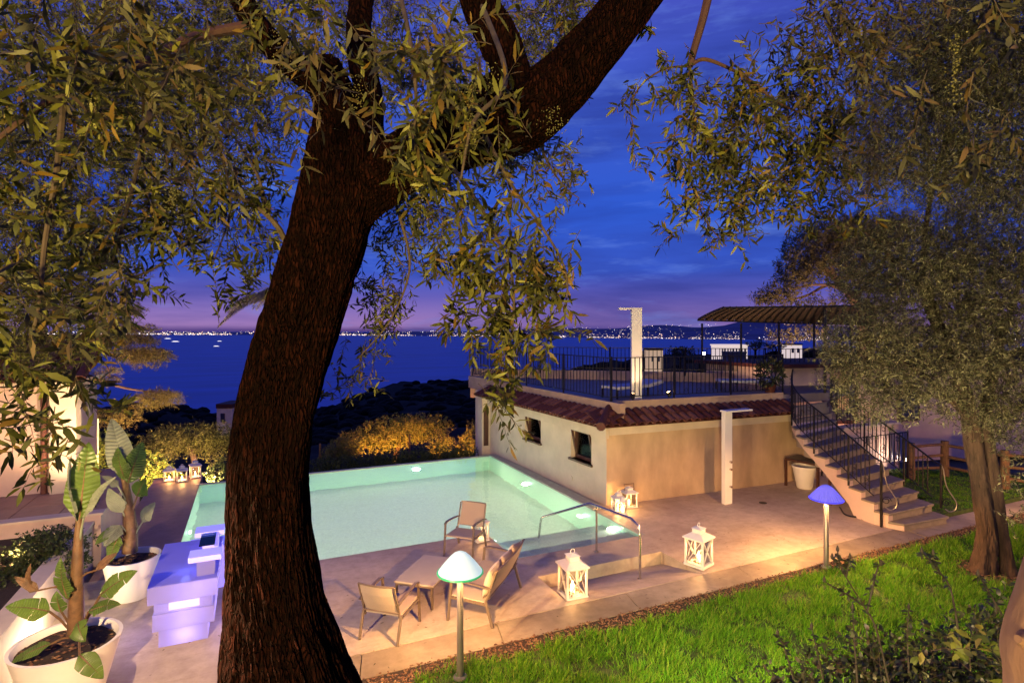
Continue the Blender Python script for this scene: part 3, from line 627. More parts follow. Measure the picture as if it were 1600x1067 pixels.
# cornice and eaves
mb = MB(); rect(mb, -.10, 6.9, 1.62, 1.92, nl*.10, LW, .002); mb.build('cornice', 'plaster', ho)
mb = MB(); rect(mb, -.0, 6.9, 1.70, 1.95, nf*.12, FW, .002); mb.build('cornice', 'plaster', ho)
def eave(fn, n_, u0, u1):
    mb = MB(); e = [fn(u0, 1.955, .40), fn(u1, 1.955, .40), fn(u1, 2.22, -.26), fn(u0, 2.22, -.26)]
    extrude_poly(mb, e, (0, 0, -.022)); mb.build('roof_deck', 'terra', ho)
eave(LW, nl, -.36, 7.1); eave(FW, nf, -.38, 6.05)
def barrel():
    mb = MB(); n = 7; vs = []
    for i, (t, r) in enumerate(((0, .105), (.34, .098))):
        for k in range(n):
            a = PI*k/(n-1); vs.append((math.cos(a)*r, t, math.sin(a)*r*.85))
        for k in range(n):
            a = PI*k/(n-1); vs.append((math.cos(a)*(r-.016), t, math.sin(a)*(r-.016)*.85))
    fs = [(k, k+1, 14+k+1, 14+k) for k in range(6)]+[(7+k+1, 7+k, 21+k, 21+k+1) for k in range(6)]+[(k+1, k, 7+k, 7+k+1) for k in range(6)]+[(14+k, 14+k+1, 21+k+1, 21+k) for k in range(6)]
    return mb.add(vs, fs).mesh('roof_tile', smooth=True)
bt = barrel()
mat('terra_light', (.15, .05, .032), .75, var=.5, scale=12, bump=.15)
bt2 = bt.copy(); bt2.materials.append(MATS['terra_light'])
slope = math.atan2(.265, .66)
def tiles(fn, outn, u0, u1, step):
    ang = math.atan2(-outn.x, outn.y)+PI        # local +y climbs the roof, away from the eave
    u = u0
    while u < u1:
        for c in range(2):
            o_ = .46-c*.31; z = 1.965+(.40-o_)/.66*.265+.02+c*.010
            if u < .0 and (.46-o_) > u+.42: continue
            o = link_mesh('roof_tile', bt if random.random() < .72 else bt2, 'terra', ho); p = fn(u, z, o_)-wloc(ho)
            o.location = p; o.rotation_euler = (slope+random.uniform(-.02, .02), random.uniform(-.03, .03), ang+random.uniform(-.03, .03))
        u += step
tiles(LW, nl, -.26, 7.05, .232); tiles(FW, nf, -.24, 6.0, .232)
mb = MB(); c0 = A+nl*.46+nf*.46; c1 = A-nl*.25-nf*.25
mb.tube([Vector((c0.x, c0.y, 2.0)), Vector(((c0.x+c1.x)/2, (c0.y+c1.y)/2, 2.14)), Vector((c1.x, c1.y, 2.30))], [.11, .10, .10], 10); mb.build('hip_tile', 'terra', ho, smooth=True)
# parapet and roof terrace
mb = MB(); rect(mb, -.2, 9.2, 2.0, 2.45, -nl*.16, LW, -.24); mb.build('parapet', 'parapet', ho)
mb = MB(); rect(mb, .41, 5.9, 2.0, 2.45, -nf*.16, FW, -.24); mb.build('parapet', 'parapet', ho)
TP = [(8.2, 11.8), (12.45, 11.5), (15.4, 11.2), (18.0, 12.3), (7.9, 20.6)]
mb = MB(); mb.prism(TP, 2.15, 2.40); mb.build('terrace_floor', 'terrafloor', ho)
fa, fb = Vector((7.75, 20.7, 0)), Vector((17.9, 12.4, 0)); fd = (fb-fa).normalized(); fn_ = Vector((fd.y, -fd.x, 0))
mb = MB(); extrude_poly(mb, [Vector((fa.x, fa.y, 1.6)), Vector((fb.x, fb.y, 1.6)), Vector((fb.x, fb.y, 2.72)), Vector((fa.x, fa.y, 2.72))], fn_*-.2); mb.build('back_parapet', 'parapet', ho)
# block carrying the head of the stairs
mb = MB(); ba = Vector((13.217, 11.4, 1.987)); bb = Vector((13.958, 11.363, 1.949))
extrude_poly(mb, [Vector((ba.x, ba.y, 1.7)), Vector((bb.x, bb.y, 1.55)), Vector((bb.x, bb.y, 2.40)), Vector((ba.x, ba.y, 2.40))], Vector((.05, .5, 0))); mb.build('stair_block', 'parapet', ho)
# small round vent on the side wall
MB().tube([LW(1.55, .30, 0), LW(1.55, .30, .02)], .07, 18).build('vent', 'plaster', ho)

# iron railings: posts, rails and every baluster
bal_me = {}
def baluster_mesh(h):
    k = round(h, 3)
    if k not in bal_me: bal_me[k] = MB().box(-.008, .008, -.008, .008, 0, h).mesh('baluster')
    return bal_me[k]
def ring(mb, c, r, t, ax, up=Vector((0, 0, 1)), a0=0, a1=2*PI, n=12):
    mb.tube([c+ax*(r*math.cos(a0+(a1-a0)*k/n))+up*(r*math.sin(a0+(a1-a0)*k/n)) for k in range(n+1)], t, 5, cap=False)
def railing(name, label, pts, h, step=.125, m='iron', posts=None, low=.10, scroll=False, group='iron railings round the roof terrace'):
    pts = [Vector(p) for p in pts]; t = thing(name, label, 'railing', pts[0], group=group)
    tr = MB(); lr = MB(); ps = MB(); up = Vector((0, 0, 1)); sc = MB()
    for a, b in zip(pts, pts[1:]):
        tr.bar(a+up*h, b+up*h, .04, .022); lr.bar(a+up*low, b+up*low, .02, .02)
        L_ = (b-a).length; n = max(1, int(L_/step)); d = (b-a).normalized()
        for k in range(1, n):
            p = a.lerp(b, k/n)
            o = link_mesh('baluster', baluster_mesh(h-low-.01), m, t); o.location = p+up*low-pts[0]
            if scroll and k % 3 == 1: ring(sc, p+up*(low+.10)+d*(L_/n/2), .045, .006, d, n=8)
    allp = []
    for a, b in zip(pts, pts[1:]):
        npost = max(1, round((b-a).length/(posts or 1.9)))
        for k in range(npost): allp.append(a.lerp(b, k/npost))
    allp.append(pts[-1])
    for p in allp: MB().bar(p+up*-.12, p+up*(h+.03), .034).build('post', m, t)
    tr.build('top_rail', m, t); lr.build('bottom_rail', m, t)
    if scroll: sc.build('scrollwork', m, t)['kind'] = 'stuff'
    return t
railing('terrace_railing', 'pale edged iron railing along the pool side of the roof terrace', [LW(.25, 2.45, -.31), LW(9.0, 2.45, -.31)], 1.07, .15, 'iron', 2.0)
railing('terrace_railing', 'iron railing with scroll base along the front of the roof terrace', [FW(.33, 2.45, -.31), FW(5.95, 2.43, -.31)], 1.07, .135, 'iron', 1.7, scroll=True)
railing('terrace_railing', 'black iron railing on the far parapet of the roof terrace', [(fa.x+.1, fa.y-.1, 2.72), (fb.x, fb.y-.08, 2.72)], .85, .14, 'iron', 2.6)

# stairs
st = thing('staircase', 'curved outdoor staircase with grey stone steps up to the terrace', 'staircase', (13.2, 8, 0))
RS = .17
Lp = [(12.493, 7.424, 0.14), (12.281, 7.629, 0.31), (12.309, 7.936, 0.48), (12.331, 8.239, 0.65), (12.4, 8.569, 0.82), (12.508, 8.941, 0.99), (12.545, 9.271, 1.16), (12.58, 9.577, 1.33), (12.645, 9.928, 1.5), (12.76, 10.33, 1.67), (13.055, 10.628, 1.84), (13.275, 10.787, 2.01), (13.322, 10.786, 2.18), (13.008, 10.492, 2.35)]
Rp = [(13.814, 7.333, 0.14), (13.869, 7.652, 0.31), (14.022, 8.046, 0.48), (14.16, 8.451, 0.65), (14.199, 8.799, 0.82), (14.337, 9.223, 0.99), (14.543, 9.674, 1.16), (14.732, 10.09, 1.33), (14.836, 10.464, 1.5), (15.012, 10.799, 1.67), (15.098, 10.978, 1.84), (15.249, 11.168, 2.01), (15.038, 11.073, 2.18), (14.534, 10.741, 2.35)]
def linfit(P):                                     # straighten the flight a little
    out = []
    for i in range(len(P)):
        q = P[max(0, i-1):i+2]; out.append(Vector((sum(p[0] for p in q)/len(q), sum(p[1] for p in q)/len(q), P[i][2])))
    out[0] = Vector(P[0]); return out
Lp, Rp = linfit(Lp), linfit(Rp)
for i in range(13):
    l0, r0, l1, r1 = Lp[i], Rp[i], Lp[i+1], Rp[i+1]; z = l0.z
    ex = (r0-l0).normalized()*.04 if i else (r0-l0).normalized()*.04
    bk = (l1-l0).normalized(); bk.z = 0
    poly = [l0-ex-bk*.03, r0+ex-bk*.03, r1+ex, l1-ex]
    MB().prism([(p.x, p.y) for p in poly], z-.045, z).build('tread', 'stone_tread', st, bevel=.008)
    poly = [l0, r0, r1, l1]
    MB().prism([(p.x, p.y) for p in poly], -.05 if i < 3 else z-.30, z-.045).build('riser', 'stone_riser', st)
# stringer follows the open side of the flight, springing from the ground as an arch
bot = [-.05, -.05, -.05, -.05, .24, .50, .76, 1.00, 1.22, 1.44, 1.58, 1.72, 1.86, 2.0]
bot[3] = .02
mb = MB()
for i in range(13):
    a, b = Lp[i], Lp[i+1]; o = Vector((-.025, 0, 0)); w = Vector((.15, 0, 0))
    ta_ = a.z-.047 if i else a.z-.05; tb_2 = ta_
    q = [Vector((a.x, a.y, bot[i])), Vector((b.x, b.y, bot[i+1])), Vector((b.x, b.y, tb_2)), Vector((a.x, a.y, ta_))]
    if i == 3: q = [Vector((a.x, a.y, -.05)), a.lerp(b, .45)*1, Vector((b.x, b.y, bot[4])), Vector((b.x, b.y, tb_2)), Vector((a.x, a.y, ta_))]; q[1].z = -.05
    mb2 = MB(); extrude_poly(mb2, [p+o for p in q], w); mb.add(mb2.v, mb2.f)
mb.build('stringer', 'pinkwall', st)
mb = MB()
for i in range(4, 12):
    a = Vector((Lp[i].x+.12, Lp[i].y, bot[i]+.01)); b = Vector((Lp[i+1].x+.12, Lp[i+1].y, bot[i+1]+.01)); c = Vector((Rp[i+1].x-.03, Rp[i+1].y, bot[i+1]+.01)); d = Vector((Rp[i].x-.03, Rp[i].y, bot[i]+.01)); h = Vector((0, 0, .1))
    mb.add([a, b, c, d, a+h, b+h, c+h, d+h], [(0, 3, 2, 1), (4, 5, 6, 7), (0, 1, 5, 4), (1, 2, 6, 5), (2, 3, 7, 6), (3, 0, 4, 7)])
mb.build('soffit', 'pinkwall', st)
def stair_rail(label, P, side, i0, i1):
    base = P[i0]; t = thing('stair_railing', label, 'railing', base, group='scrolled iron stair railings')
    up = Vector((0, 0, 1)); pts = [Vector((p.x, p.y, p.z))+Vector((side*.03, 0, 0)) for p in P[i0:i1]]
    hi = [p+up*.98 for p in pts]; lo = [p+up*.14 for p in pts]
    sp2, _ = smooth_path(hi, [0]*len(hi), 30); MB().tube(sp2, .02, 7).build('handrail', 'iron', t, smooth=True)
    sp3, _ = smooth_path(lo, [0]*len(lo), 30); MB().tube(sp3, .012, 6).build('bottom_rail', 'iron', t)
    bm_ = baluster_mesh(.83); n = (i1-i0-1)*3
    sc = MB(); d2 = (pts[-1]-pts[0]).normalized(); dh = Vector((d2.x, d2.y, 0)).normalized()
    for k in range(1, n):
        q = k/3; i = int(q); f_ = q-i; p = pts[i].lerp(pts[min(i+1, len(pts)-1)], f_)
        o = link_mesh('baluster', bm_, 'iron', t); o.location = p+up*.145-base
        if k % 3 == 1:
            for (dz, r) in ((.18, .06), (.30, .045), (.72, .05)): ring(sc, p+up*(.145+dz)+dh*.06, r, .007, dh, a0=.5, a1=5.8, n=10)
    sc.build('scrollwork', 'iron', t)['kind'] = 'stuff'
    nb = pts[0]+(pts[0]-pts[1])*.55; nb.z = -.02 if side < 0 else .28
    nt_ = Vector((nb.x, nb.y, hi[0].z-.06)); MB().bar(nb, nt_, .038).build('newel', 'iron', t)
    MB().bar(hi[0], nt_, .04, .025).build('handrail_end', 'iron', t)
    f = -Vector((0, 1, 0)); ff = (Vector((.75, -.66, 0))).normalized()
    cv = [nt_, nt_+ff*.05+up*-.12, nt_+ff*.07+up*-.30, nt_+ff*.12+up*-.50, nt_+ff*.22+up*-.68, nt_+ff*.29+up*-.82, nt_+ff*.27+up*-.96, nt_+ff*.17+up*-1.02, nt_+ff*.08+up*-.97]
    cs, _ = smooth_path(cv, [0]*len(cv), 32); MB().tube(cs, .012, 7).build('scroll_end', 'iron_light', t, smooth=True)
    s2 = MB(); c = nt_+ff*.10+up*-.83
    s2.tube([c+ff*((.09-.06*k/16)*math.cos(k*.55))+up*((.09-.06*k/16)*math.sin(k*.55)) for k in range(17)], .009, 5); s2.build('spiral', 'iron', t)
    for i in range(2, len(pts), 3): MB().bar(pts[i]+up*-.15, hi[i], .032).build('post', 'iron', t)
stair_rail('scrolled iron railing on the open pool side of the stone stairs', Lp, -1, 2, 13)
stair_rail('scrolled iron railing on the lawn side of the stone stairs', Rp, 1, 1, 12)

# ================================================================== GARDEN LAMPS
def mushroom(label, loc, capm, rimm, power, col, flute=0, h=1.56, group='mushroom garden lamps'):
    t = thing('garden_lamp', label, 'lamp', loc, group=group); z = loc[2]
    MB().lathe([(.085, 0), (.085, .018), (.05, .022), (.042, .03), (.040, h-.40), (.030, h-.385)], 22, loc).build('post', 'iron_light', t, smooth=True)
    def cap(r0, prof, m, name, th=.006):
        n = 96 if flute else 40; vs = []; fs = []
        full = prof+[(r-th, zz-th*.5) for r, zz in reversed(prof)]
        for r, zz in full:
            for k in range(n):
                a = 2*PI*k/n; q = r*(1+(.035*math.cos(a*flute) if flute else 0))
                vs.append((loc[0]+q*math.cos(a), loc[1]+q*math.sin(a), z+zz))
        for i in range(len(full)-1):
            for k in range(n): fs.append((i*n+k, i*n+(k+1) % n, (i+1)*n+(k+1) % n, (i+1)*n+k))
        return MB().add(vs, fs).build(name, m, t, smooth=True)
    MB().lathe([(.012, h-.39), (.012, h-.355), (.02, h-.35), (.02, h-.345)], 10, loc).build('holder', 'iron', t, smooth=True)
    s = cap(.26, [(.272, h-.285), (.262, h-.268), (.226, h-.218), (.176, h-.158), (.124, h-.100), (.080, h-.060), (.035, h-.038), (.008, h-.034)], capm, 'lamp_shade')
    rim = MB(); rim.tube([(loc[0]+.272*math.cos(a), loc[1]+.272*math.sin(a), z+h-.284) for a in [2*PI*k/40 for k in range(41)]], .012, 6, cap=False); rim.build('rim', rimm, s, smooth=True)
    MB().lathe([(.001, h-.235), (.03, h-.225), (.034, h-.19), (.02, h-.16), (.001, h-.15)], 12, loc).build('bulb', 'flame', t, smooth=True)
    lamp('lamp_light', (loc[0], loc[1], z+h-.292), power, col, .045)
    return t
mat('lamp_blue_glass', (.22, .22, .75), .25, emit=(.22, .22, 1.0), estr=.34, trans=.35)
LAMP_P = 700.
mushroom('garden lamp with smooth white shade and green rim in front of the coffee table', (2.312, 6.528, 0.0), 'lamp_mint', 'lamp_rim_green', LAMP_P*.55, WARM)
mushroom('garden lamp with fluted blue glass shade near the foot of the stairs', (9.285, 6.849, 0.0), 'lamp_blue_glass', 'lamp_rim_blue', LAMP_P*.76, WARM, 36, 1.50)

# ================================================================== LANTERNS
glow = []
def lantern(label, loc, w, h, rot, power=5., cross=True, style='chimney', group='white candle lanterns'):
    t = thing('lantern', label, 'lantern', loc, rot, group=group); hw = w/2; pt = .07*w+.006
    bz = .07*h; tz = .62*h
    def bld(mb, n, m, **k): return mb.build(n, m, t, world=False, **k)
    bld(MB().box(-hw-.012, hw+.012, -hw-.012, hw+.012, .012, bz), 'base', 'white', bevel=.006)
    for i in (-1, 1):
        for j in (-1, 1):
            bld(MB().box(i*(hw-pt) if i > 0 else -hw, hw if i > 0 else -hw+pt, j*(hw-pt) if j > 0 else -hw, hw if j > 0 else -hw+pt, bz, tz), 'post', 'white')
    br = MB(); d = hw-pt*.45; e = hw-pt
    for k in range(4):
        a = k*PI/2; ca, sa = round(math.cos(a)), round(math.sin(a))
        def P(u, z, o=d): return (ca*u-sa*o, sa*u+ca*o, z)
        if cross:
            br.bar(P(-e, bz), P(e, tz), .035*w+.006, .03*w); br.bar(P(e, bz), P(-e, tz), .034*w+.006, .024*w)
        br.bar(P(-e, tz-.012), P(e, tz-.012), .02)
    bld(br, 'lattice', 'white')
    for k in range(4):
        a = k*PI/2; ca, sa = round(math.cos(a)), round(math.sin(a)); o = hw-pt*.75
        q = [(ca*u-sa*o, sa*u+ca*o, z) for u, z in ((-e, bz), (e, bz), (e, tz), (-e, tz))]
        bld(MB().add(q, [(0, 1, 2, 3)]), 'pane', 'glass')
    rf = MB(); r0, r1 = hw*1.16, hw*.50; za, zb, zc, zd = tz, tz+.02, tz+.115*h, tz+.235*h
    vs = [(x*r0, y*r0, za) for x, y in ((-1,-1),(1,-1),(1,1),(-1,1))]+[(x*r0, y*r0, zb) for x, y in ((-1,-1),(1,-1),(1,1),(-1,1))]+[(x*r1, y*r1, zc) for x, y in ((-1,-1),(1,-1),(1,1),(-1,1))]
    rf.add(vs, [(3,2,1,0)]+[(i, (i+1) % 4, 4+(i+1) % 4, 4+i) for i in range(4)]+[(4+i, 4+(i+1) % 4, 8+(i+1) % 4, 8+i) for i in range(4)]+[(8,9,10,11)])
    roof = bld(rf, 'roof', 'white')
    ch = MB().box(-r1*.92, r1*.92, -r1*.92, r1*.92, zc, zd-.02)
    vs = [(x*r1*1.15, y*r1*1.15, zd-.02) for x, y in ((-1,-1),(1,-1),(1,1),(-1,1))]+[(0, 0, zd+.02)]
    ch.add(vs, [(3,2,1,0), (0,1,4), (1,2,4), (2,3,4), (3,0,4)]); c = bld(ch, 'chimney', 'white')
    hd = MB()
    if style == 'chimney':
        hd.tube([(.045*w/.35*math.cos(a)*.8, 0, zd+.05*h+.045*h*math.sin(a)) for a in [2*PI*k/14 for k in range(15)]], .006, 6); hd.tube([(0, 0, zd), (0, 0, zd+.02*h)], .008, 6)
    else:
        hd.tube([(-hw*.9, 0, zc-.02), (-hw*.9, 0, zd+.12*h), (hw*.9, 0, zd+.12*h), (hw*.9, 0, zc-.02)], .009, 6)
    bld(hd, 'handle', 'white' if style == 'chimney' else 'wood_dark', smooth=True)
    cr = w*.11; bld(MB().lathe([(cr, bz), (cr, bz+.16*h), (cr*.3, bz+.165*h)], 14), 'candle', 'candle', smooth=True)
    bld(MB().lathe([(.001, bz+.168*h), (cr*.35, bz+.19*h), (cr*.25, bz+.21*h), (.001, bz+.25*h)], 10), 'flame', 'flame', smooth=True)
    if w > .28:
        V = []; T = []
        for k in range(70):
            s = random.uniform(.008, .018); V.append(octv*s+np.array([random.uniform(-e, e)*.9, random.uniform(-e, e)*.9, bz+random.uniform(.004, .05)])); T.append(octf+6*k)
        link_mesh('shells', tri_mesh('shells', np.concatenate(V), np.concatenate(T)), 'shells', t)['kind'] = 'stuff'
    lamp('candle_light', (loc[0], loc[1], loc[2]+bz+.30*h), power, AMBER, .02)
    return t
lantern('large white lattice lantern standing low on the sunken landing', (4.72, 7.93, -.078), .36, .80, R_(-5), 15)
lantern('large white lattice lantern at the right end of the sunken landing', (7.30, 7.87, 0), .36, .80, R_(18), 15)
lantern('white lantern by the pool corner behind the far armchair', (4.18, 10.62, 0), .26, .60, R_(10), 7)
lantern('white lantern with solid crossed sides at the pool house corner', (7.785, 11.009, 0.0), .25, .50, R_(-12), 16)
lantern('tallest lantern of the pool house corner with dark square handle', (8.2, 11.16, 0), .29, .56, R_(-6), 9, cross=False, style='arch')
def round_lantern(label, loc, r, h, power):
    t = thing('lantern', label, 'lantern', loc, 0, 'white candle lanterns')
    MB().lathe([(r, 0), (r*1.05, .03), (r*.9, .05)], 20, loc).build('base', 'white', t, smooth=True)
    MB().lathe([(r*.86, .05), (r*.95, .14), (r*.9, h*.72)], 20, loc).build('glass', 'glass', t, smooth=True)
    MB().lathe([(r*.95, h*.72), (r*.97, h*.76), (r*.5, h*.88), (r*.3, h*.95), (.01, h)], 20, loc).build('lid', 'white', t, smooth=True)
    MB().lathe([(r*.4, .05), (r*.4, h*.35), (.01, h*.36)], 14, loc).build('candle', 'candle', t, smooth=True)
    MB().lathe([(.001, h*.36), (r*.2, h*.42), (.001, h*.52)], 10, loc).build('flame', 'flame', t, smooth=True)
    lamp('candle_light', (loc[0], loc[1], loc[2]+h*.55), power, AMBER, .03)
round_lantern('small round glass lantern in front of the two square ones', (7.743, 10.775, 0.0), .09, .40, 8)
for k, (x, y, hh) in enumerate(((-2.05, 18.45, .46), (-1.72, 18.25, .50), (-1.42, 18.55, .56))):
    lantern(('left', 'middle', 'right')[k]+' one of three lit lanterns at the end of the red walkway', (x, y, 0), .25, hh, R_(8*k), 11, cross=False)

# ================================================================== TERRACE FURNITURE
def chair_parts(t, w, two=False):
    hw = w/2
    def bld(mb, n, m, **k): return mb.build(n, m, t, world=False, **k)
    for s in (-1, 1):
        x = s*(hw-.014)
        bld(MB().bar((x, .33, 0), (x, .27, .585), .030, .036, (0, 1, 0)), 'leg', 'alu', bevel=.004)
        bld(MB().bar((x, -.36, 0), (x, -.25, .36), .030, .036, (0, 1, 0)), 'leg', 'alu', bevel=.004)
        ar = [(x, .285, .578), (x, .20, .605), (x, -.05, .585), (x, -.27, .555), (x, -.335, .54)]
        mb = MB()
        for a, b in zip(ar, ar[1:]): mb.bar(a, b, .048, .020)
        bld(mb, 'armrest', 'alu')
        bld(MB().bar((x-s*.022, -.235, .30), (x-s*.022, -.41, .80), .024, .03, (0, 1, 0)), 'back_post', 'alu', bevel=.004)
        bld(MB().bar((x, .315, .345), (x, -.25, .315), .026, .03), 'side_rail', 'alu')
    mb = MB(); xi = hw-.03
    prof = [(.30, .375), (.26, .382), (.05, .365), (-.12, .355), (-.235, .350)]
    for a, b in zip(prof, prof[1:]):
        mb.add([(-xi, a[0], a[1]-.02), (xi, a[0], a[1]-.02), (xi, b[0], b[1]-.02), (-xi, b[0], b[1]-.02), (-xi, a[0], a[1]), (xi, a[0], a[1]), (xi, b[0], b[1]), (-xi, b[0], b[1])], [(0,1,2,3), (7,6,5,4), (0,4,5,1), (2,6,7,3), (1,5,6,2), (3,7,4,0)])
    bld(mb, 'seat', 'textile')
    mb = MB(); nx_ = 12; rows = [(.405, -.268), (.52, -.325), (.66, -.385), (.80, -.43)]
    for i in range(nx_):
        for (za, ya), (zb, yb) in zip(rows, rows[1:]):
            def q(k, z, y, o): x = -xi+.03+(2*xi-.06)*k/nx_; return (x, y-.035*(1-(2*k/nx_-1)**2)+o, z)
            mb.add([q(i, za, ya, 0), q(i+1, za, ya, 0), q(i+1, zb, yb, 0), q(i, zb, yb, 0), q(i, za, ya, .014), q(i+1, za, ya, .014), q(i+1, zb, yb, .014), q(i, zb, yb, .014)], [(0,1,2,3), (7,6,5,4), (3,2,6,7), (0,4,5,1)])
    bld(mb, 'backrest', 'textile')
    tr = MB(); tr.tube([(-xi+.01+(2*xi-.02)*k/12, -.425-.035*(1-(2*k/12-1)**2), .806) for k in range(13)], .013, 6); tr.tube([(-xi, -.30, .40), (xi, -.30, .40)], .011, 6)
    bld(tr, 'back_frame', 'alu', smooth=True)
c1 = thing('armchair', 'aluminium armchair with its back to the viewer nearest the olive trunk', 'armchair', (1.80, 7.98, 0), R_(-41), 'aluminium armchairs'); chair_parts(c1, .60)
c2 = copy_tree(c1); c2.location = (3.72, 10.22, 0); c2.rotation_euler = (0, 0, R_(137)); c2['label'] = 'aluminium armchair facing the viewer with its back to the pool'
sf = thing('sofa', 'two seat aluminium sofa with cream cushions beside the lit garden lamp', 'sofa', (3.30, 8.15, 0), R_(47)); chair_parts(sf, 1.36)
def pillow(label, loc, rot, w, h, th, stripes=False):
    n = 14; vs = []; fs = []
    for s in (-1, 1):
        for i in range(n+1):
            for j in range(n+1):
                u, v = 2*i/n-1, 2*j/n-1; e = max(0, (1-u*u)*(1-v*v))**.42; pin = 1-.07*(1-abs(u*v))
                vs.append((u*w/2*pin, s*th/2*e, v*h/2*pin))
    m_ = (n+1)**2
    for i in range(n):
        for j in range(n):
            a = i*(n+1)+j; q = (a, a+n+1, a+n+2, a+1); fs.append(q); fs.append(tuple(x+m_ for x in reversed(q)))
    o = MB().add(vs, fs).build('cushion', 'cushion', None, smooth=True); o.location = loc; o.rotation_euler = rot
    tag(o, label, 'cushion', 'cushions on the sofa'); return o
def onsofa(x, y, z): v = Matrix.Rotation(R_(47), 3, 'Z') @ Vector((x, y, z)); return (3.30+v.x, 8.15+v.y, z)
pillow('cream cushion at the lamp end of the sofa', onsofa(-.38, -.24, .575), (R_(18), R_(-3), R_(47)), .44, .44, .15)
pillow('cream cushion leaning in the middle of the sofa', onsofa(.05, -.25, .58), (R_(20), R_(4), R_(47)), .46, .46, .15)
pillow('cream cushion at the pool end of the sofa standing above the back', onsofa(.45, -.27, .60), (R_(22), R_(12), R_(47)), .44, .44, .14)
ct = thing('coffee_table', 'low pale rectangular coffee table between the chairs', 'table', (2.60, 8.87, 0), R_(-41))
def lb(mb, n, m, **k): return mb.build(n, m, ct, world=False, **k)
lb(MB().box(-.33, .33, -.54, .54, .345, .372), 'table_top', 'table_top', bevel=.006)
lb(MB().box(-.31, .31, -.52, -.49, .31, .345).box(-.31, .31, .49, .52, .31, .345).box(-.31, -.28, -.49, .49, .31, .345).box(.28, .31, -.49, .49, .31, .345), 'apron', 'alu')
for i in (-1, 1):
    for j in (-1, 1): lb(MB().bar((i*.30, j*.51, 0), (i*.295, j*.505, .345), .034), 'leg', 'alu', bevel=.004)

# glowing bar
bar = thing('light_up_bar', 'glowing white tiered bar counter lit violet from inside', 'bar counter', (-.8, 9.5, 0))
tiers = [(-1.10, -.52, 8.80, 10.25, 0, .24), (-1.165, -.44, 8.74, 10.33, .242, .462), (-1.15, -.47, 8.77, 10.30, .464, .618), (-1.215, -.40, 8.69, 10.38, .620, .85)]
for k, (a, b, c, d, e, f_) in enumerate(tiers):
    MB().box(a, b, c, d, e, f_).build('tier', ('led_white', 'led_white', 'led_white', 'led_white')[k], bar, bevel=.008)
MB().box(-1.21, -.405, 8.695, 10.375, .8505, .856).build('counter_top', 'led_top', bar)
MB().box(-.98, -.62, 8.762, 8.768, .49, .60).build('light_panel', 'led_bright', bar)
for z_, w_ in ((.73, 3.0), (.54, 2.4), (.35, 2.4), (.12, 2.4)):
    for y_, k_ in ((8.95, 1.0), (9.5, .7), (10.1, 1.3)): lamp('bar_light', (-.80 if z_ < .7 else -.66, y_, z_), w_*k_*1.7, (.48, .38, 1.0), .03)
lamp('bar_light', (-.25, 9.2, .35), 9, (.42, .34, 1.0), .25)
lamp('bar_light', (-1.45, 9.3, .4), 5, (.55, .38, 1.0), .25)
for k, y in enumerate((8.88, 9.92)):
    t = thing('bottle_stand', ('T shaped blue glowing stand at the near end of the bar top', 'T shaped blue glowing stand at the far end of the bar top')[k], 'stand', (-.55, y, .85), 0, 'glowing stands on the bar')
    MB().box(-.66, -.44, y-.06, y+.16, .857, 1.06).build('column', 'led_white' if k == 0 else 'led_blue', t, bevel=.006)
    MB().box(-.76, -.36, y-.10, y+.22, 1.06, 1.13).build('cap', 'led_blue', t, bevel=.006)
lamp('bar_light', (-.82, 9.1, 1.0), 1.6, (.25, .3, 1.0), .06)
t = thing('glass_shelf', 'glass shelf bridging the two blue stands on the bar', 'shelf', (-.55, 9.5, 1.13))
MB().box(-.66, -.46, 9.20, 9.75, 1.131, 1.143).build('pane', 'glass', t)
t = thing('light_up_cube', 'tall blue glowing block standing behind the bar beside the pool', 'light cube', (-.5, 10.6, 0))
MB().box(-.86, -.36, 10.45, 10.88, 0, .62).build('body', 'led_blue', t, bevel=.012); MB().box(-.90, -.32, 10.42, 10.91, .62, .70).build('cap', 'led_blue', t, bevel=.01)

# showers
sh = thing('garden_shower', 'white column shower standing on the deck before the house wall', 'shower', (10.51, 10.4, 0))
def slant_box(mb, x0, x1, y0, y1, z0, z1): return mb.box(x0, x1, y0, y1, z0, z1)
MB().box(10.40, 10.63, 10.32, 10.44, 0, 2.22).build('column', 'white', sh, bevel=.006)
MB().box(10.40, 11.26, 10.27, 10.49, 2.22, 2.262).build('arm', 'white', sh, bevel=.006)
MB().box(10.98, 11.22, 10.30, 10.46, 2.205, 2.219).build('shower_head', 'steel', sh)
for z in (1.02, .84, .42): MB().tube([(10.56, 10.32, z), (10.56, 10.27, z)], .028, 12).build('tap', 'steel', sh, smooth=True)
rs = thing('terrace_shower', 'white L shaped shower column standing on the roof terrace', 'shower', (9.25, 12.25, 2.40))
u = VR; c = Vector((9.235, 12.25, 0)); 
def vbox(mb, c, u, w, v, d, z0, z1):
    q = [c+u*(a*w/2)+v*(b*d/2) for a, b in ((-1,-1),(1,-1),(1,1),(-1,1))]
    return mb.prism([(p.x, p.y) for p in q], z0, z1)
vbox(MB(), c, u, .27, VF, .16, 2.401, 4.74).build('column', 'white', rs, bevel=.006)
vbox(MB(), c-u*.17, u, .61, VF, .16, 4.741, 4.79).build('arm', 'white', rs, bevel=.006)
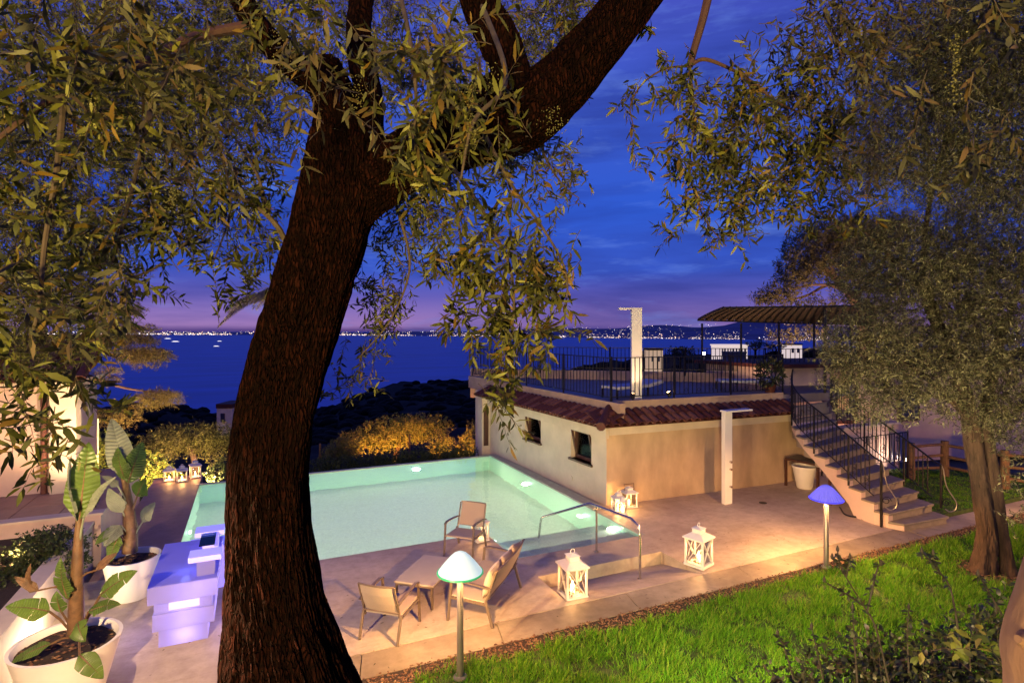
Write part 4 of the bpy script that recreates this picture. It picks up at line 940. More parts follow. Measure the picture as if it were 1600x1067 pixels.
for k, (p, ll, rz) in enumerate((((9.465, 12.818, 2.622), 'pale sun lounger beside the terrace shower column', .2), ((13.596, 12.679, 2.577), 'pale sun lounger on the roof terrace behind the scroll railing', -.5))):
    t = thing('sun_lounger', ll, 'sun lounger', (p[0], p[1], 2.40), rz, 'sun loungers on the roof terrace')
    MB().box(-.8, .45, -.32, .32, .24, .32).build('mattress', 'lounger_white', t, world=False, bevel=.02)
    MB().add([(.45, -.32, .25), (.45, .32, .25), (1.0, .32, .33), (1.0, -.32, .33), (.42, -.32, .33), (.42, .32, .33), (.97, .32, .41), (.97, -.32, .41)], [(0,1,2,3), (7,6,5,4), (0,4,5,1), (2,6,7,3), (1,5,6,2), (3,7,4,0)]).build('backrest', 'lounger_white', t, world=False)
    for i in (-.8, .4):
        for j in (-.27, .27): MB().box(i-.02, i+.02, j-.02, j+.02, 0, .24).build('leg', 'iron', t, world=False)
# plant pot on the terrace by the stair head
def leaf_ball(name, c, r, n, ll, m, parent=None, squash=1., hollow=.5):
    u = norm(rng.normal(size=(n, 3))); rad = rng.random((n, 1))**.4*(1-hollow)+hollow*rng.random((n, 1))**.15
    P = np.array(c)+u*rad*np.array([r, r, r*squash]); Dv = norm(u+rng.normal(0, .6, (n, 3)))
    o = link_mesh(name, leaf_mesh(name, P, Dv, rng.normal(size=(n, 3)), ll*(.6+.7*rng.random(n)), ll*.45*np.ones(n), False, wloc(parent) if parent else (0, 0, 0)), m, parent)
    return o
p = Vector(((13.337, 11.568, 2.682))); p.z = 2.40
t = thing('potted_plant', 'dark leafy potted plant at the head of the stairs', 'plant', p)
MB().lathe([(.12, 0), (.17, .26), (.18, .28), (.15, .28), (.13, .2)], 18, p).build('pot', 'terra', t, smooth=True)
leaf_ball('foliage', p+Vector((0, 0, .6)), .36, 420, .14, 'dark_leaf', t, 1.1)

# canopy on the roof terrace
pg = thing('canopy', 'brown canvas canopy on thin iron posts over the roof terrace', 'canopy', (15.365, 14.524, 2.789))
fl_, nl_, nr_, fr_ = Vector((13.992, 15.138, 4.596)), Vector((12.545, 12.501, 4.89)), Vector((16.595, 10.639, 4.946)), Vector((19.595, 12.561, 4.42))
for px_ in ((14.382, 15.34, 2.766), (15.365, 14.524, 2.789), (16.285, 13.76, 2.812), (17.117, 13.069, 2.832), (17.969, 12.362, 2.852)):
    MB().tube([(px_[0], px_[1], 2.40), (px_[0], px_[1], 4.44)], .035, 8).build('post', 'iron', pg, smooth=True)
q = Vector((15.039, 11.134, 3.389)); MB().tube([(q.x, q.y, 2.40), (q.x, q.y, 4.80)], .04, 8).build('post', 'iron', pg, smooth=True)
N_ = 24
for k in range(N_):                                   # canvas in sagging bays between ribs
    a0, a1 = k/N_, (k+1)/N_; mb = MB(); vs = []; fs = []; M_ = 6
    for i in range(M_+1):
        s = a0+(a1-a0)*i/M_; sag = -.055*math.sin(PI*i/M_)
        for j in range(7):
            w_ = j/6; bow = .025*math.sin(PI*w_)
            p = fl_.lerp(fr_, s)*(1-w_)+nl_.lerp(nr_, s)*w_; vs.append(p+Vector((0, 0, sag+bow)))
    n_ = len(vs); vs += [v+Vector((0, 0, .012)) for v in vs]
    for i in range(M_):
        for j in range(6):
            a = i*7+j; fs += [(a, a+1, a+8, a+7), (n_+a, n_+a+7, n_+a+8, n_+a+1)]
    mb.add(vs, fs).build('canvas_bay', 'canvas', pg)
rb = MB()
for k in range(N_+1):
    s = k/N_; rb.tube([fl_.lerp(fr_, s)*(1-w_)+nl_.lerp(nr_, s)*w_+Vector((0, 0, .025*math.sin(PI*w_)-.03)) for w_ in [j/6 for j in range(7)]], .016, 5)
rb.build('ribs', 'iron', pg)
MB().bar(fl_+Vector((0, 0, -.05)), fr_+Vector((0, 0, -.05)), .06, .05).build('beam', 'iron', pg); MB().bar(nl_+Vector((0, 0, -.03)), nr_+Vector((0, 0, -.03)), .05, .05).build('beam', 'iron', pg)
for s in (.12, .36, .6): MB().tube([fl_.lerp(fr_, s), nl_.lerp(nr_, s+.10)+Vector((0, 0, -.02))], .022, 6).build('brace', 'iron', pg)

# table and planter under the stairs
tb = thing('side_table', 'dark framed table with glass top under the stair arch', 'table', (13.5, 10.6, 0))
ta, tb_, w_ = Vector((13.203, 10.929, 0.0)), Vector((13.278, 10.028, 0.0)), Vector((.62, .12, 0))
cs = [ta, tb_, tb_+w_, ta+w_]
for p in cs: MB().bar(p, p+Vector((0, 0, .70)), .055).build('leg', 'wood_dark', tb)
fr = MB()
for a, b in zip(cs, cs[1:]+cs[:1]): fr.bar(a+Vector((0, 0, .725)), b+Vector((0, 0, .725)), .055, .05)
fr.build('frame', 'wood_dark', tb)
MB().prism([(p.x, p.y) for p in cs], .751, .763).build('table_top', 'villa_window', tb)
p = Vector((13.438, 10.545, 0.0))
t = thing('planter', 'empty tapered white planter under the table', 'planter', p)
MB().lathe([(.17, 0), (.19, .02), (.29, .54), (.31, .545), (.315, .60), (.29, .60), (.275, .54), (.2, .1)], 30, p).build('pot', 'white', t, smooth=True)
hs = MB(); cpts, _ = smooth_path([(12.677, 9.006, 0.02), (12.297, 8.612, 0.02), (12.337, 8.397, 0.02), (12.589, 8.33, 0.02), (12.908, 8.481, 0.02)], [0]*5, 24)
tag(hs.tube(cpts, .018, 7).build('hose', 'blackhose', None, smooth=True), 'black garden hose lying curved at the stair wall', 'hose')
t = thing('garden_tap', 'small dark standpipe against the house wall by the shower', 'tap', (11.146, 11.397, 0.0)); p = Vector((11.191, 11.443, 0.0))
MB().tube([p, p+Vector((0, 0, .22)), p+Vector((.03, -.05, .30)), p+Vector((.03, -.12, .27))], .02, 8).build('pipe', 'iron', t, smooth=True)
MB().lathe([(.06, 0), (.06, .02)], 14, p).build('base', 'iron', t)
t = MB().lathe([(.09, .0), (.09, .005)], 18, (11.35, 10.05, .003)).build('drain_cover', 'iron', None); tag(t, 'small dark floor drain set in the deck behind the shower', 'drain')

# fence and walls beyond the lawn
gw = thing('garden_wall', 'pale plastered wall behind the fence and stairs', 'wall', (17, 11.5, 0))
MB().prism([(14.6, 11.6), (19.2, 11.6), (19.2, 11.9), (14.6, 11.9)], -.3, 1.15).build('wall', 'pinkwall', gw)
MB().prism([(14.55, 11.55), (19.25, 11.55), (19.25, 11.95), (14.55, 11.95)], 1.15, 1.22).build('wall_cap', 'plaster', gw)
uh = thing('upper_house', 'dim pink house wall above the lawn behind the olive tree', 'building', (20, 14, 0))
MB().prism([(15.2, 13.2), (26, 10.9), (26, 14), (15.2, 16)], -.3, 3.0).build('wall', 'pinkwall', uh)
MB().prism([(14.9, 12.8), (26.2, 10.4), (26.2, 14.3), (14.9, 16.3)], 3.0, 3.12).build('roof', 'terra', uh)
for (a, b) in ((.18, .30), (.45, .53)):
    p0 = Vector((15.2, 13.2, 0)).lerp(Vector((26, 10.9, 0)), a); p1 = Vector((15.2, 13.2, 0)).lerp(Vector((26, 10.9, 0)), b); n_ = Vector((-.21, -.98, 0))
    f = MB(); extrude_poly(f, [p0+Vector((0, 0, 1.1)), p1+Vector((0, 0, 1.1)), p1+Vector((0, 0, 2.3)), p0+Vector((0, 0, 2.3))], n_*.06); w = f.build('window', 'wood_dark', uh)
    g = MB(); a0 = p0.lerp(p1, .1)+n_*.061; a1 = p0.lerp(p1, .9)+n_*.061; extrude_poly(g, [a0+Vector((0, 0, 1.2)), a1+Vector((0, 0, 1.2)), a1+Vector((0, 0, 2.2)), a0+Vector((0, 0, 2.2))], n_*.01); g.build('pane', 'villa_window', w)
fe = thing('wooden_fence', 'rustic fence of round wooden posts and rails beyond the lawn', 'fence', (18.244, 9.734, 0.0))
fp_ = [Vector((17.263, 10.593, 0.0)), Vector((16.979, 9.925, 0.0)), Vector((18.164, 9.691, 0.0)), Vector((18.219, 8.278, 0.0)), Vector((18.554, 7.352, 0.0))]
fp_ = fp_[1:]
for p in fp_: MB().tube([p+Vector((0, 0, -.1)), p+Vector((0, 0, .5)), p+Vector((.01, 0, 1.02))], [.12, .105, .10], 12).build('post', 'wood_post', fe, smooth=True)
for a, b in zip(fp_, fp_[1:]):
    for z in (.28, .58, .90):
        c = a.lerp(b, .5)+Vector((0, 0, z+random.uniform(-.03, .03))); MB().tube([a+Vector((0, 0, z)), c, b+Vector((0, 0, z+random.uniform(-.04, .04)))], [.045, .04, .042], 8).build('rail', 'wood_post', fe, smooth=True)
railing('lawn_railing', 'low iron railing with white wall behind it at the back of the lawn', [(15.0, 11.2, .02), (19.0, 11.2, .02)], .95, .13, 'iron', 1.6, group=None)

# ================================================================== LEFT SIDE: planter wall, upper terrace, house
pw = thing('planter_wall', 'low white plaster wall along the left edge of the deck', 'wall', (-2.8, 9, 0))
MB().prism([(-2.76, 6.6), (-2.58, 6.6), (-2.58, 12.5), (-2.76, 12.5)], -.3, .72).build('wall', 'plaster', pw)
MB().prism([(-2.79, 6.57), (-2.55, 6.57), (-2.55, 12.5), (-2.79, 12.5)], .72, .76).build('wall_cap', 'plaster', pw)
struct('planting_bed', MB().prism([(-5.5, 6.6), (-2.76, 6.6), (-2.76, 12.5), (-5.5, 12.5)], -.3, .62), 'soil')
ut = thing('upper_terrace', 'raised paved terrace with a pink retaining wall in front of the left house', 'terrace', (-4, 13, 0))
MB().prism([(-9, 12.52), (-2.46, 12.52), (-2.46, 16.5), (-9, 16.5)], -1.2, .86).build('retaining_wall', 'pinkwall', ut)
MB().prism([(-9, 12.48), (-2.42, 12.48), (-2.42, 12.75), (-9, 12.75)], .862, .90).build('edging', 'plaster', ut)
for i in range(9):
    for j in range(5):
        x0, y0 = -8.9+.72*i, 12.76+.75*j
        MB().box(x0, x0+.708, y0, y0+.738, .862, .884+random.uniform(-.003, .003)).build('paving_slab', 'redwalk', ut)
lh = thing('left_house', 'pink house with tiled gable and a pale corner pillar', 'building', (-4, 14.6, .9))
MB().box(-3.68, -3.24, 14.35, 14.75, .885, 3.10).build('corner_pillar', 'plaster', lh)
MB().box(-8.6, -3.72, 14.55, 18.5, .885, 3.05).build('wall', 'pinkwall', lh)
MB().tube([(-3.80, 14.46, .89), (-3.80, 14.46, 2.95), (-3.72, 14.5, 3.08)], .055, 10).build('drainpipe', 'terra_light', lh, smooth=True)
MB().box(-8.7, -3.16, 14.28, 18.6, 3.101, 3.17).build('cornice', 'plaster', lh)
mb = MB(); extrude_poly(mb, [Vector((-3.05, 14.15, 3.20)), Vector((-9.0, 14.15, 3.20)), Vector((-9.0, 16.4, 4.1)), Vector((-3.05, 16.4, 4.1))], (0, 0, -.03)); mb.build('roof_deck', 'terra', lh)
rt_ = math.atan2(.9, 2.25)
for k in range(26):
    for c in range(6):
        o = link_mesh('roof_tile', bt if random.random() < .6 else bt2, 'terra', lh); o.location = Vector((-3.12-.23*k, 14.10+c*.31, 3.21+c*.31*.4+.015*c*.3))-wloc(lh)
        o.rotation_euler = (rt_+.02, random.uniform(-.03, .03), random.uniform(-.03, .03))
for (x0, x1) in ((-5.6, -4.7), (-7.6, -6.7)):
    f = MB().box(x0, x1, 14.50, 14.549, .886, 2.6).build('door', 'wood_dark', lh); MB().box(x0+.1, x1-.1, 14.48, 14.499, 1.3, 2.5).build('pane', 'villa_window', f)
# swooping white garden wall behind the pillar
sw = thing('swoop_wall', 'white garden wall with a swooping top behind the corner pillar', 'wall', (-3.2, 16.6, 0))
c0 = Vector((-4.892, 21.182, 0.258)); c1 = Vector((-4.278, 20.9, 0.258)); a = Vector((c0.x, c0.y, 0)); b = Vector((c1.x, c1.y, 0)); zA = 4.2-(695-516)/890*17.2; zB = 4.2-(655-516)/890*17.2
pts = [a+Vector((0, 0, -.5)), b+Vector((0, 0, -.5)), b+Vector((0, 0, zB))]+[b.lerp(a, k/10)+Vector((0, 0, zB+(zA-zB)*(1-(1-k/10)**2.0))) for k in range(1, 11)]
mb = MB(); extrude_poly(mb, pts, VF*.2); mb.build('wall', 'plaster', sw)

# lamp washing the low wall
WSY = 9.35
wl = thing('wall_spotlight', 'small ground spotlight washing the white planter wall', 'spotlight', (-2.42, WSY, 0))
MB().lathe([(.05, 0), (.05, .06), (.042, .09)], 14, (-2.42, WSY, 0)).build('body', 'iron', wl, smooth=True)
MB().lathe([(.036, .086), (.036, .092)], 14, (-2.42, WSY, .003)).build('lens', 'flame', wl)
lamp('wall_spotlight_light', (-2.42, WSY, .13), 100, (1, .74, .42), .04)

# ================================================================== BIRD OF PARADISE PLANTS
def paddle(parent, base, tip, w, nrm, m, petiole=None, curl=.18, splits=4, name='leaf', fold=.25):
    base = Vector(base); tip = Vector(tip); d = tip-base; L = d.length; d.normalize(); n = Vector(nrm); n = (n-d*n.dot(d)).normalized(); s = d.cross(n); w = w*.82
    K = 34; mb = MB(); cut = sorted(random.sample(range(5, K-2), splits*2))
    def mid(t): return base+d*(L*t)-n*(curl*L*t*t)+n*(.05*L*math.sin(PI*t))
    def wid(t): return w/2*min(1, (t*5.5)**.7)*(max(0, 1-((t-.25)/.75)**1.8) if t > .25 else 1)**.85
    for side in (-1, 1):
        ct = set(cut[::2] if side > 0 else cut[1::2])
        for k in range(K):
            t0, t1 = k/K, (k+1)/K
            g = .10/K if (k+1) in ct else 0; g0 = .10/K if k in ct else 0
            w0, w1 = wid(t0), wid(t1); lean = .10*L
            gi = sum(1 for c_ in ct if c_ <= k); tw = 0; sway = ((gi*7+(3 if side > 0 else 5)) % 5-2)*.03*w
            def edge(t, ww): return mid(min(t+.0, 1))+s*(side*ww)+d*(lean*ww/(w/2)*.55)+n*(fold*ww)-n*(.55*ww*ww/w)+n*(sway*(ww/(w/2))**2)
            a, b = mid(t0), mid(t1); c, e = edge(t1-g, w1), edge(t0+g0, w0)
            pz = .022*w*(1 if k % 2 else -1); ma, mb_ = a.lerp(e, .5)+n*(.03*w+pz), b.lerp(c, .5)+n*(.03*w-pz)
            q = [a, b, mb_, ma, c, e]
            if side < 0: mb.add(q, [(0, 1, 2, 3), (3, 2, 4, 5)])
            else: mb.add(q, [(3, 2, 1, 0), (5, 4, 2, 3)])
    lf = mb.build(name, m, parent, smooth=True)
    r = .006+.012*w; ribp = [mid(k/8)-n*.004 for k in range(8)]
    if petiole is not None: ribp = [Vector(petiole), Vector(petiole).lerp(base, .5)+Vector((0, 0, .02)), *ribp]
    MB().tube(ribp, [r*1.6*(1-.75*k/len(ribp)) for k in range(len(ribp))], 6).build('leaf_stalk', 'banana_stem' if m != 'banana_grey' else 'banana_grey', parent, smooth=True)
    return lf
def pot(label, c, r, h):
    t = thing('plant_pot', label, 'plant pot', c, group='big white plant pots')
    MB().lathe([(r*.66, 0), (r*.70, .015), (r*.94, h*.82), (r*.98, h*.95), (r, h), (r*.93, h), (r*.89, h*.93), (r*.87, h*.8)], 44, c).build('pot', 'white', t, smooth=True)
    mb = MB(); n = 26; vs = [(c[0], c[1], c[2]+h*.88)]
    for i in range(1, 6):
        for k in range(n): a = 2*PI*k/n; q = r*.885*i/5; vs.append((c[0]+q*math.cos(a), c[1]+q*math.sin(a), c[2]+h*.86+.03*noise.noise((q*7*math.cos(a), q*7*math.sin(a), r))))
    fs = [(0, 1+k, 1+(k+1) % n) for k in range(n)]+[(1+i*n+k, 1+(i+1)*n+k, 1+(i+1)*n+(k+1) % n, 1+i*n+(k+1) % n) for i in range(4) for k in range(n)]
    s = mb.add(vs, fs).build('potting_soil', 'soil', t, smooth=True)
    V = []; T = []
    for k in range(160):
        a = random.random()*2*PI; q = r*.84*random.random()**.5; ss = random.uniform(.008, .022)
        V.append(octv*np.array([ss*1.6, ss, ss*.6])+np.array([c[0]+q*math.cos(a), c[1]+q*math.sin(a), c[2]+h*.885])-np.array(wloc(t))); T.append(octf+6*k)
    link_mesh('bark_chips', tri_mesh('bark_chips', np.concatenate(V), np.concatenate(T)), 'gravel', t)['kind'] = 'stuff'
c1_ = (-1.937, 8.178, 0.578); c1_ = (c1_[0], c1_[1], 0.0); H1 = 0.6
pot('near white plant pot cut by the lower left edge of the view', c1_, .545, H1)
c2_ = (-1.7, 10.71, 0.633); c2_ = (c2_[0], c2_[1], 0.0); H2 = 0.633
pot('white plant pot beside the glowing bar', c2_, .40, H2)
bp1 = thing('bird_of_paradise_plant', 'bird of paradise plant with a pleated fan leaf in the nearer pot', 'plant', (c1_[0], c1_[1], H1*.88))
sb = ((-1.842, 8.134, 0.674)); MB().tube([sb, (-1.83, 8.106, 1.056), (-1.817, 8.1, 1.501), (-1.809, 8.119, 1.827), (-1.802, 8.115, 2.088)], [.085, .075, .060, .045, .03], 12).build('stem', 'banana_stem', bp1, smooth=True)
cam_n = -VF
for (pet, b_, tp, w_, nr, mm, cu) in (
    ((-1.815, 8.122, 1.716), (-1.796, 8.091, 2.005), (-1.741, 8.23, 2.88), .42, cam_n*.8+VR*.5, 'banana_leaf', .10),
    ((-1.815, 8.122, 1.716), (-1.81, 8.097, 1.983), (-1.889, 8.023, 2.769), .36, cam_n*.7-VR*.7, 'banana_grey', .05),
    ((-1.796, 8.091, 1.723), (-1.756, 8.072, 2.02), (-1.523, 8.075, 2.499), .22, cam_n*.4+VZ, 'banana_grey', .2),
    ((-1.83, 8.106, 1.13), (-1.889, 8.023, 1.14), (-1.966, 8.004, 1.62), .30, cam_n-VR*.3, 'banana_leaf', .05),
    ((-1.891, 8.134, 0.722), (-2.074, 8.109, 0.994), (-2.448, 8.06, 1.17), .32, VZ*.8+cam_n*.6, 'banana_leaf', .12),
    ((-1.877, 8.128, 0.722), (-1.97, 8.116, 0.962), (-2.021, 8.084, 1.213), .22, cam_n+VZ*.3, 'banana_leaf', .1),
    ((-1.77, 8.079, 0.722), (-1.581, 7.992, 1.13), (-1.222, 7.937, 1.384), .30, cam_n+VZ*.5-VR*.4, 'banana_leaf', .08),
    ((-1.77, 8.079, 0.722), (-1.676, 7.926, 0.994), (-1.379, 7.899, 1.071), .26, VZ+cam_n*.4, 'banana_leaf', .2),
    ((-1.796, 7.981, 0.738), (-1.755, 7.852, 0.921), (-1.662, 7.589, 0.828), .26, cam_n*.8+VZ*.4, 'banana_leaf', .15),
    ((-1.849, 8.005, 0.702), (-1.998, 7.853, 0.739), (-2.422, 7.938, 0.578), .20, VZ+cam_n*.5, 'banana_leaf', .12),
    ((-1.742, 7.846, 0.734), (-1.674, 7.539, 0.703), (-1.424, 7.314, 0.516), .26, cam_n*.6+VZ*.8, 'banana_leaf', .1),
    ((-1.81, 8.097, 1.315), (-1.621, 8.01, 1.427), (-1.427, 8.031, 1.595), .14, cam_n*.6+VZ*.5, 'banana_stem', .1),
    ((-1.837, 8.11, 1.241), (-2.16, 8.038, 1.28), (-2.371, 8.025, 1.482), .12, cam_n*.6+VZ*.5, 'banana_stem', -.1),
    ((-1.837, 8.11, 1.241), (-2.252, 8.08, 1.259), (-2.229, 7.96, 1.609), .10, cam_n*.6+VZ*.1, 'banana_stem', .1)):
    paddle(bp1, b_, tp, w_, nr, mm, pet, cu)
bp2 = thing('bird_of_paradise_plant', 'taller bird of paradise plant with torn grey leaf behind the bar', 'plant', (c2_[0], c2_[1], H2*.88))
MB().tube([(-1.724, 10.699, 0.701), (-1.715, 10.695, 1.075), (-1.751, 10.712, 1.429), (-1.788, 10.729, 1.783), (-1.843, 10.754, 1.985)], [.11, .10, .08, .05, .03], 12).build('stem', 'banana_stem', bp2, smooth=True)
for (pet, b_, tp, w_, nr, mm, cu) in (
    ((-1.751, 10.712, 1.429), (-1.788, 10.729, 1.884), (-2.035, 11.062, 2.794), .46, cam_n*.8+VR*.6, 'banana_grey', .05),
    ((-1.751, 10.712, 1.429), (-1.769, 10.665, 1.847), (-1.914, 10.676, 2.36), .38, cam_n*.9-VR*.2, 'banana_leaf', .1),
    ((-1.751, 10.712, 1.429), (-1.742, 10.652, 1.797), (-1.567, 10.737, 2.421), .40, cam_n*.8+VR*.4, 'banana_leaf', .1),
    ((-1.733, 10.703, 1.126), (-1.623, 10.653, 1.581), (-1.513, 10.602, 1.854), .36, cam_n+VZ*.2, 'banana_leaf', .1),
    ((-1.724, 10.699, 1.025), (-1.805, 10.626, 1.36), (-2.018, 10.614, 1.738), .30, cam_n+VZ*.4, 'banana_grey', .2),
    ((-1.724, 10.699, 0.924), (-1.82, 10.523, 1.194), (-2.025, 10.397, 0.953), .34, cam_n*.8+VZ*.6, 'banana_grey', .15),
    ((-1.724, 10.699, 0.873), (-1.874, 10.548, 1.145), (-2.148, 10.454, 0.992), .22, cam_n*.8+VZ*.6, 'banana_leaf', .2),
    ((-1.706, 10.691, 0.822), (-1.549, 10.619, 1.176), (-1.384, 10.543, 1.48), .26, cam_n*.8+VZ*.3, 'banana_grey', .1),
    ((-1.724, 10.699, 0.772), (-1.838, 10.532, 1.046), (-1.977, 10.486, 0.642), .26, cam_n*.9+VZ*.2, 'banana_leaf', .1),
    ((-1.751, 10.712, 1.429), (-1.847, 10.536, 1.787), (-2.048, 10.518, 1.991), .20, cam_n*.4+VZ, 'banana_grey', .1)):
    paddle(bp2, b_, tp, w_, nr, mm, pet, cu)

# ================================================================== FAR HOUSES, LIGHTS, BOATS
def villa(label, px, d, wd, ht, dp, wallm, wins_, z, roofm='terra', rot=0.):
    p = px; t = thing('villa', label, 'villa', (p[0], p[1], z), group='villas on the headland')
    q = Vector((p[0], p[1], 0)); u = Matrix.Rotation(rot, 3, 'Z') @ VR; v = Matrix.Rotation(rot, 3, 'Z') @ VF
    vbox(MB(), q, u, wd, v, dp, z-3, z+ht).build('wall', wallm, t)
    vbox(MB(), q, u, wd*1.06, v, dp*1.06, z+ht+.01, z+ht+.45).build('roof', roofm, t)
    for (a, b0, b1, ww) in wins_:
        vbox(MB(), q+u*(a*wd/2)-v*(dp/2+.05), u, ww, v, .10, z+b0, z+b1).build('window', 'villa_window', t)
    return t
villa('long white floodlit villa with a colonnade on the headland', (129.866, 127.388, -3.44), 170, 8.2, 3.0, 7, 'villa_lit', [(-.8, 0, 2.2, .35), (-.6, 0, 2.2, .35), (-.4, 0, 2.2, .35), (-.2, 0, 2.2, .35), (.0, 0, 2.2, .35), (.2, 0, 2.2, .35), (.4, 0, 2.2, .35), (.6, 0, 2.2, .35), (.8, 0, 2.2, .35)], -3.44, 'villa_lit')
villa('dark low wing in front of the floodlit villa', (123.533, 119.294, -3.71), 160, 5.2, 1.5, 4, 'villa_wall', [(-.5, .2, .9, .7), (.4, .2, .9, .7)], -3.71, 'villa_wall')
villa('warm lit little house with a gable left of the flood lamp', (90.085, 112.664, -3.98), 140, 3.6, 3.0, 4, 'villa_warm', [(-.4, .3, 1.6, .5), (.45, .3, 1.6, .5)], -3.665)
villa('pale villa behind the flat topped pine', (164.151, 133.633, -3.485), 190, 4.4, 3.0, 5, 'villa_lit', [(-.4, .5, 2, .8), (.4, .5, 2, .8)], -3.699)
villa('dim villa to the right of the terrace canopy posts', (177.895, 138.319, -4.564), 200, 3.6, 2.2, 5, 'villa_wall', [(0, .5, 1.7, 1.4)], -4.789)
villa('grey house among the trees beyond the far end of the pool', (-1.754, 66.849, -6.047), 60, 1.6, 1.7, 3, 'plaster', [(-.2, .3, 1.2, .4)], -5.508)
p = (86.893, 92.118, -0.654); t = thing('flood_lamp', 'brilliant white flood lamp on a mast beside the villa', 'flood lamp', p)
MB().lathe([(.01, -.26), (.18, -.18), (.26, 0), (.18, .18), (.01, .26)], 16, p).build('lens', 'flood', t, smooth=True); MB().tube([(p[0], p[1], p[2]-.35), (p[0], p[1], p[2]-5)], .06, 8).build('mast', 'iron', t)
lamp('flood_light', (p[0]-.5, p[1]-.9, p[2]), 700, (1, .9, .85), .3)
for k, (px_, s_, ll) in enumerate((((-619.172, 6008.456, -44.879), 60, 'lit ferry nearest the far shore'), ((-919.247, 8127.745, -41.418), 70, 'lit ship lying furthest out on the bay'), ((-198.84, 4164.067, -60.238), 34, 'small lit boat low on the dark water'), ((-262.637, 6064.61, -47.373), 40, 'short lit boat just left of the trunk'))):
    z = -100; d = math.hypot(px_[0], px_[1]); q = Vector((px_[0], px_[1], 0)); t = thing('boat', ll, 'boat', (q.x, q.y, z), group='boats on the bay')
    vbox(MB(), q, VR, s_*1.0, VF, s_*.22, z-1, z+s_*.05).build('hull', 'hull', t); vbox(MB(), q, VR, s_*.6, VF, s_*.16, z+s_*.05, z+s_*.11).build('cabin', 'hull', t)

# ================================================================== VEGETATION
def foliage(name, blobs, L, m, parent, fine=True, heading=(0, 0, -1), droop=1.1, tl=.30, steps=9, wr=.205, stems=True, scatter=.8, gap=.0, extra=None):
    "shoots with paired leaves filling ellipsoids given as (x, y, z, across, up, deep, density, heading or None)"
    st_, dr_ = [], []
    for b in blobs:
        x, y, z, rx, rz, rd, dens = b[:7]; hd = b[7] if len(b) > 7 else heading
        n = int(1.5*dens*PI*rx*rz/(2*steps*L*L*wr*.42)); n = max(n, 2)
        u = norm(rng.normal(size=(n, 3)))*rng.random((n, 1))**.40
        P = np.array([x, y, z])+u[:, :1]*rx*np.array(VR)+u[:, 1:2]*rd*np.array(VF)+u[:, 2:]*rz*np.array(VZ)
        h = np.array(VR)*hd[0]+np.array(VF)*hd[1]+np.array(VZ)*hd[2]
        Dv = h+rng.normal(0, scatter, (n, 3)); Dv = norm(Dv)
        st_.append(P-Dv*tl*.5); dr_.append(Dv)
    st_ = np.concatenate(st_); dr_ = np.concatenate(dr_); n = len(st_)
    ps, ds = twig_points(st_, dr_, tl*(.6+.7*rng.random(n)), droop, steps)
    P, Dd, N = leaves_on(ps, ds)
    k = len(P); Ls = L*(.55+.65*rng.random(k))
    off = wloc(parent) if parent else (0, 0, 0)
    o = link_mesh(name, leaf_mesh(name, P, Dd, N, Ls, Ls*wr*(.8+.5*rng.random(k)), fine, off), m, parent); o['kind'] = 'stuff'
    if stems:
        V, T = twig_tris(ps, .0022 if fine else .0035); s = link_mesh('twigs', tri_mesh('twigs', V-np.array(off), T), 'twig', parent); s['kind'] = 'stuff'
    return P, Dd, N, Ls

# ---- the big olive tree in front
ot = thing('olive_tree', 'big dark olive tree with a leaning furrowed trunk in the foreground', 'tree', (0.197, 3.211, 2.063))
tk = [(0.219, 3.202, 1.962), (0.182, 3.219, 2.343), (0.121, 3.247, 2.737), (0.087, 3.262, 3.108), (0.084, 3.264, 3.445), (0.127, 3.244, 3.782), (0.206, 3.207, 4.119), (0.301, 3.164, 4.456), (0.39, 3.123, 4.76), (0.448, 3.096, 4.996), (0.457, 3.092, 5.215), (0.411, 3.113, 5.4), (0.335, 3.148, 5.602)]
tr_ = [.47, .325, .255, .224, .210, .208, .208, .208, .203, .205, .175, .115, .095]
bark(tk, tr_, 460, 240, .055, .13, 1.3, 13.).build('trunk', 'trunk_bark', ot, smooth=True)
bark([(0.457, 3.092, 4.827), (0.606, 3.001, 4.973), (0.806, 2.855, 5.109), (1.027, 2.698, 5.184), (1.23, 2.56, 5.272), (1.38, 2.469, 5.398), (1.527, 2.379, 5.572), (1.699, 2.301, 5.792), (1.856, 2.228, 6.044), (1.97, 2.176, 6.358)], [.135, .155, .148, .145, .165, .148, .135, .126, .12, .11], 320, 150, .055, .11, 5.1, 12.).build('limb', 'trunk_bark', ot, smooth=True)
bark([(1.288, 2.533, 5.288), (1.158, 2.593, 5.4), (1.035, 2.672, 5.376), (0.886, 2.784, 5.288), (0.773, 2.858, 5.188)], [.09, .085, .06, .05, .06], 60, 40, .08, .12, 2.1, 6.).build('limb', 'trunk_bark', ot, smooth=True)
bark([(1.23, 2.56, 5.32), (1.195, 2.598, 5.505), (1.145, 2.644, 5.676), (1.064, 2.703, 5.865), (1.022, 2.777, 6.076)], [.10, .10, .105, .09, .08], 60, 50, .08, .12, 9.1, 6.).build('limb', 'trunk_bark', ot, smooth=True)
bark([(0.474, 3.029, 5.165), (0.378, 2.974, 5.376), (0.255, 2.965, 5.452), (0.137, 2.931, 5.517), (0.012, 2.911, 5.647), (-0.081, 2.899, 5.824)], [.09, .075, .066, .062, .058, .05], 60, 40, .04, .08, 3.1, 5.).build('limb', 'trunk_bark', ot, smooth=True)
bark([(0.54, 2.999, 5.131), (0.574, 3.093, 5.454), (0.553, 3.268, 5.84), (0.604, 3.354, 6.262)], [.10, .08, .07, .06], 50, 40, .08, .1, 4.1, 5.).build('limb', 'trunk_bark', ot, smooth=True)
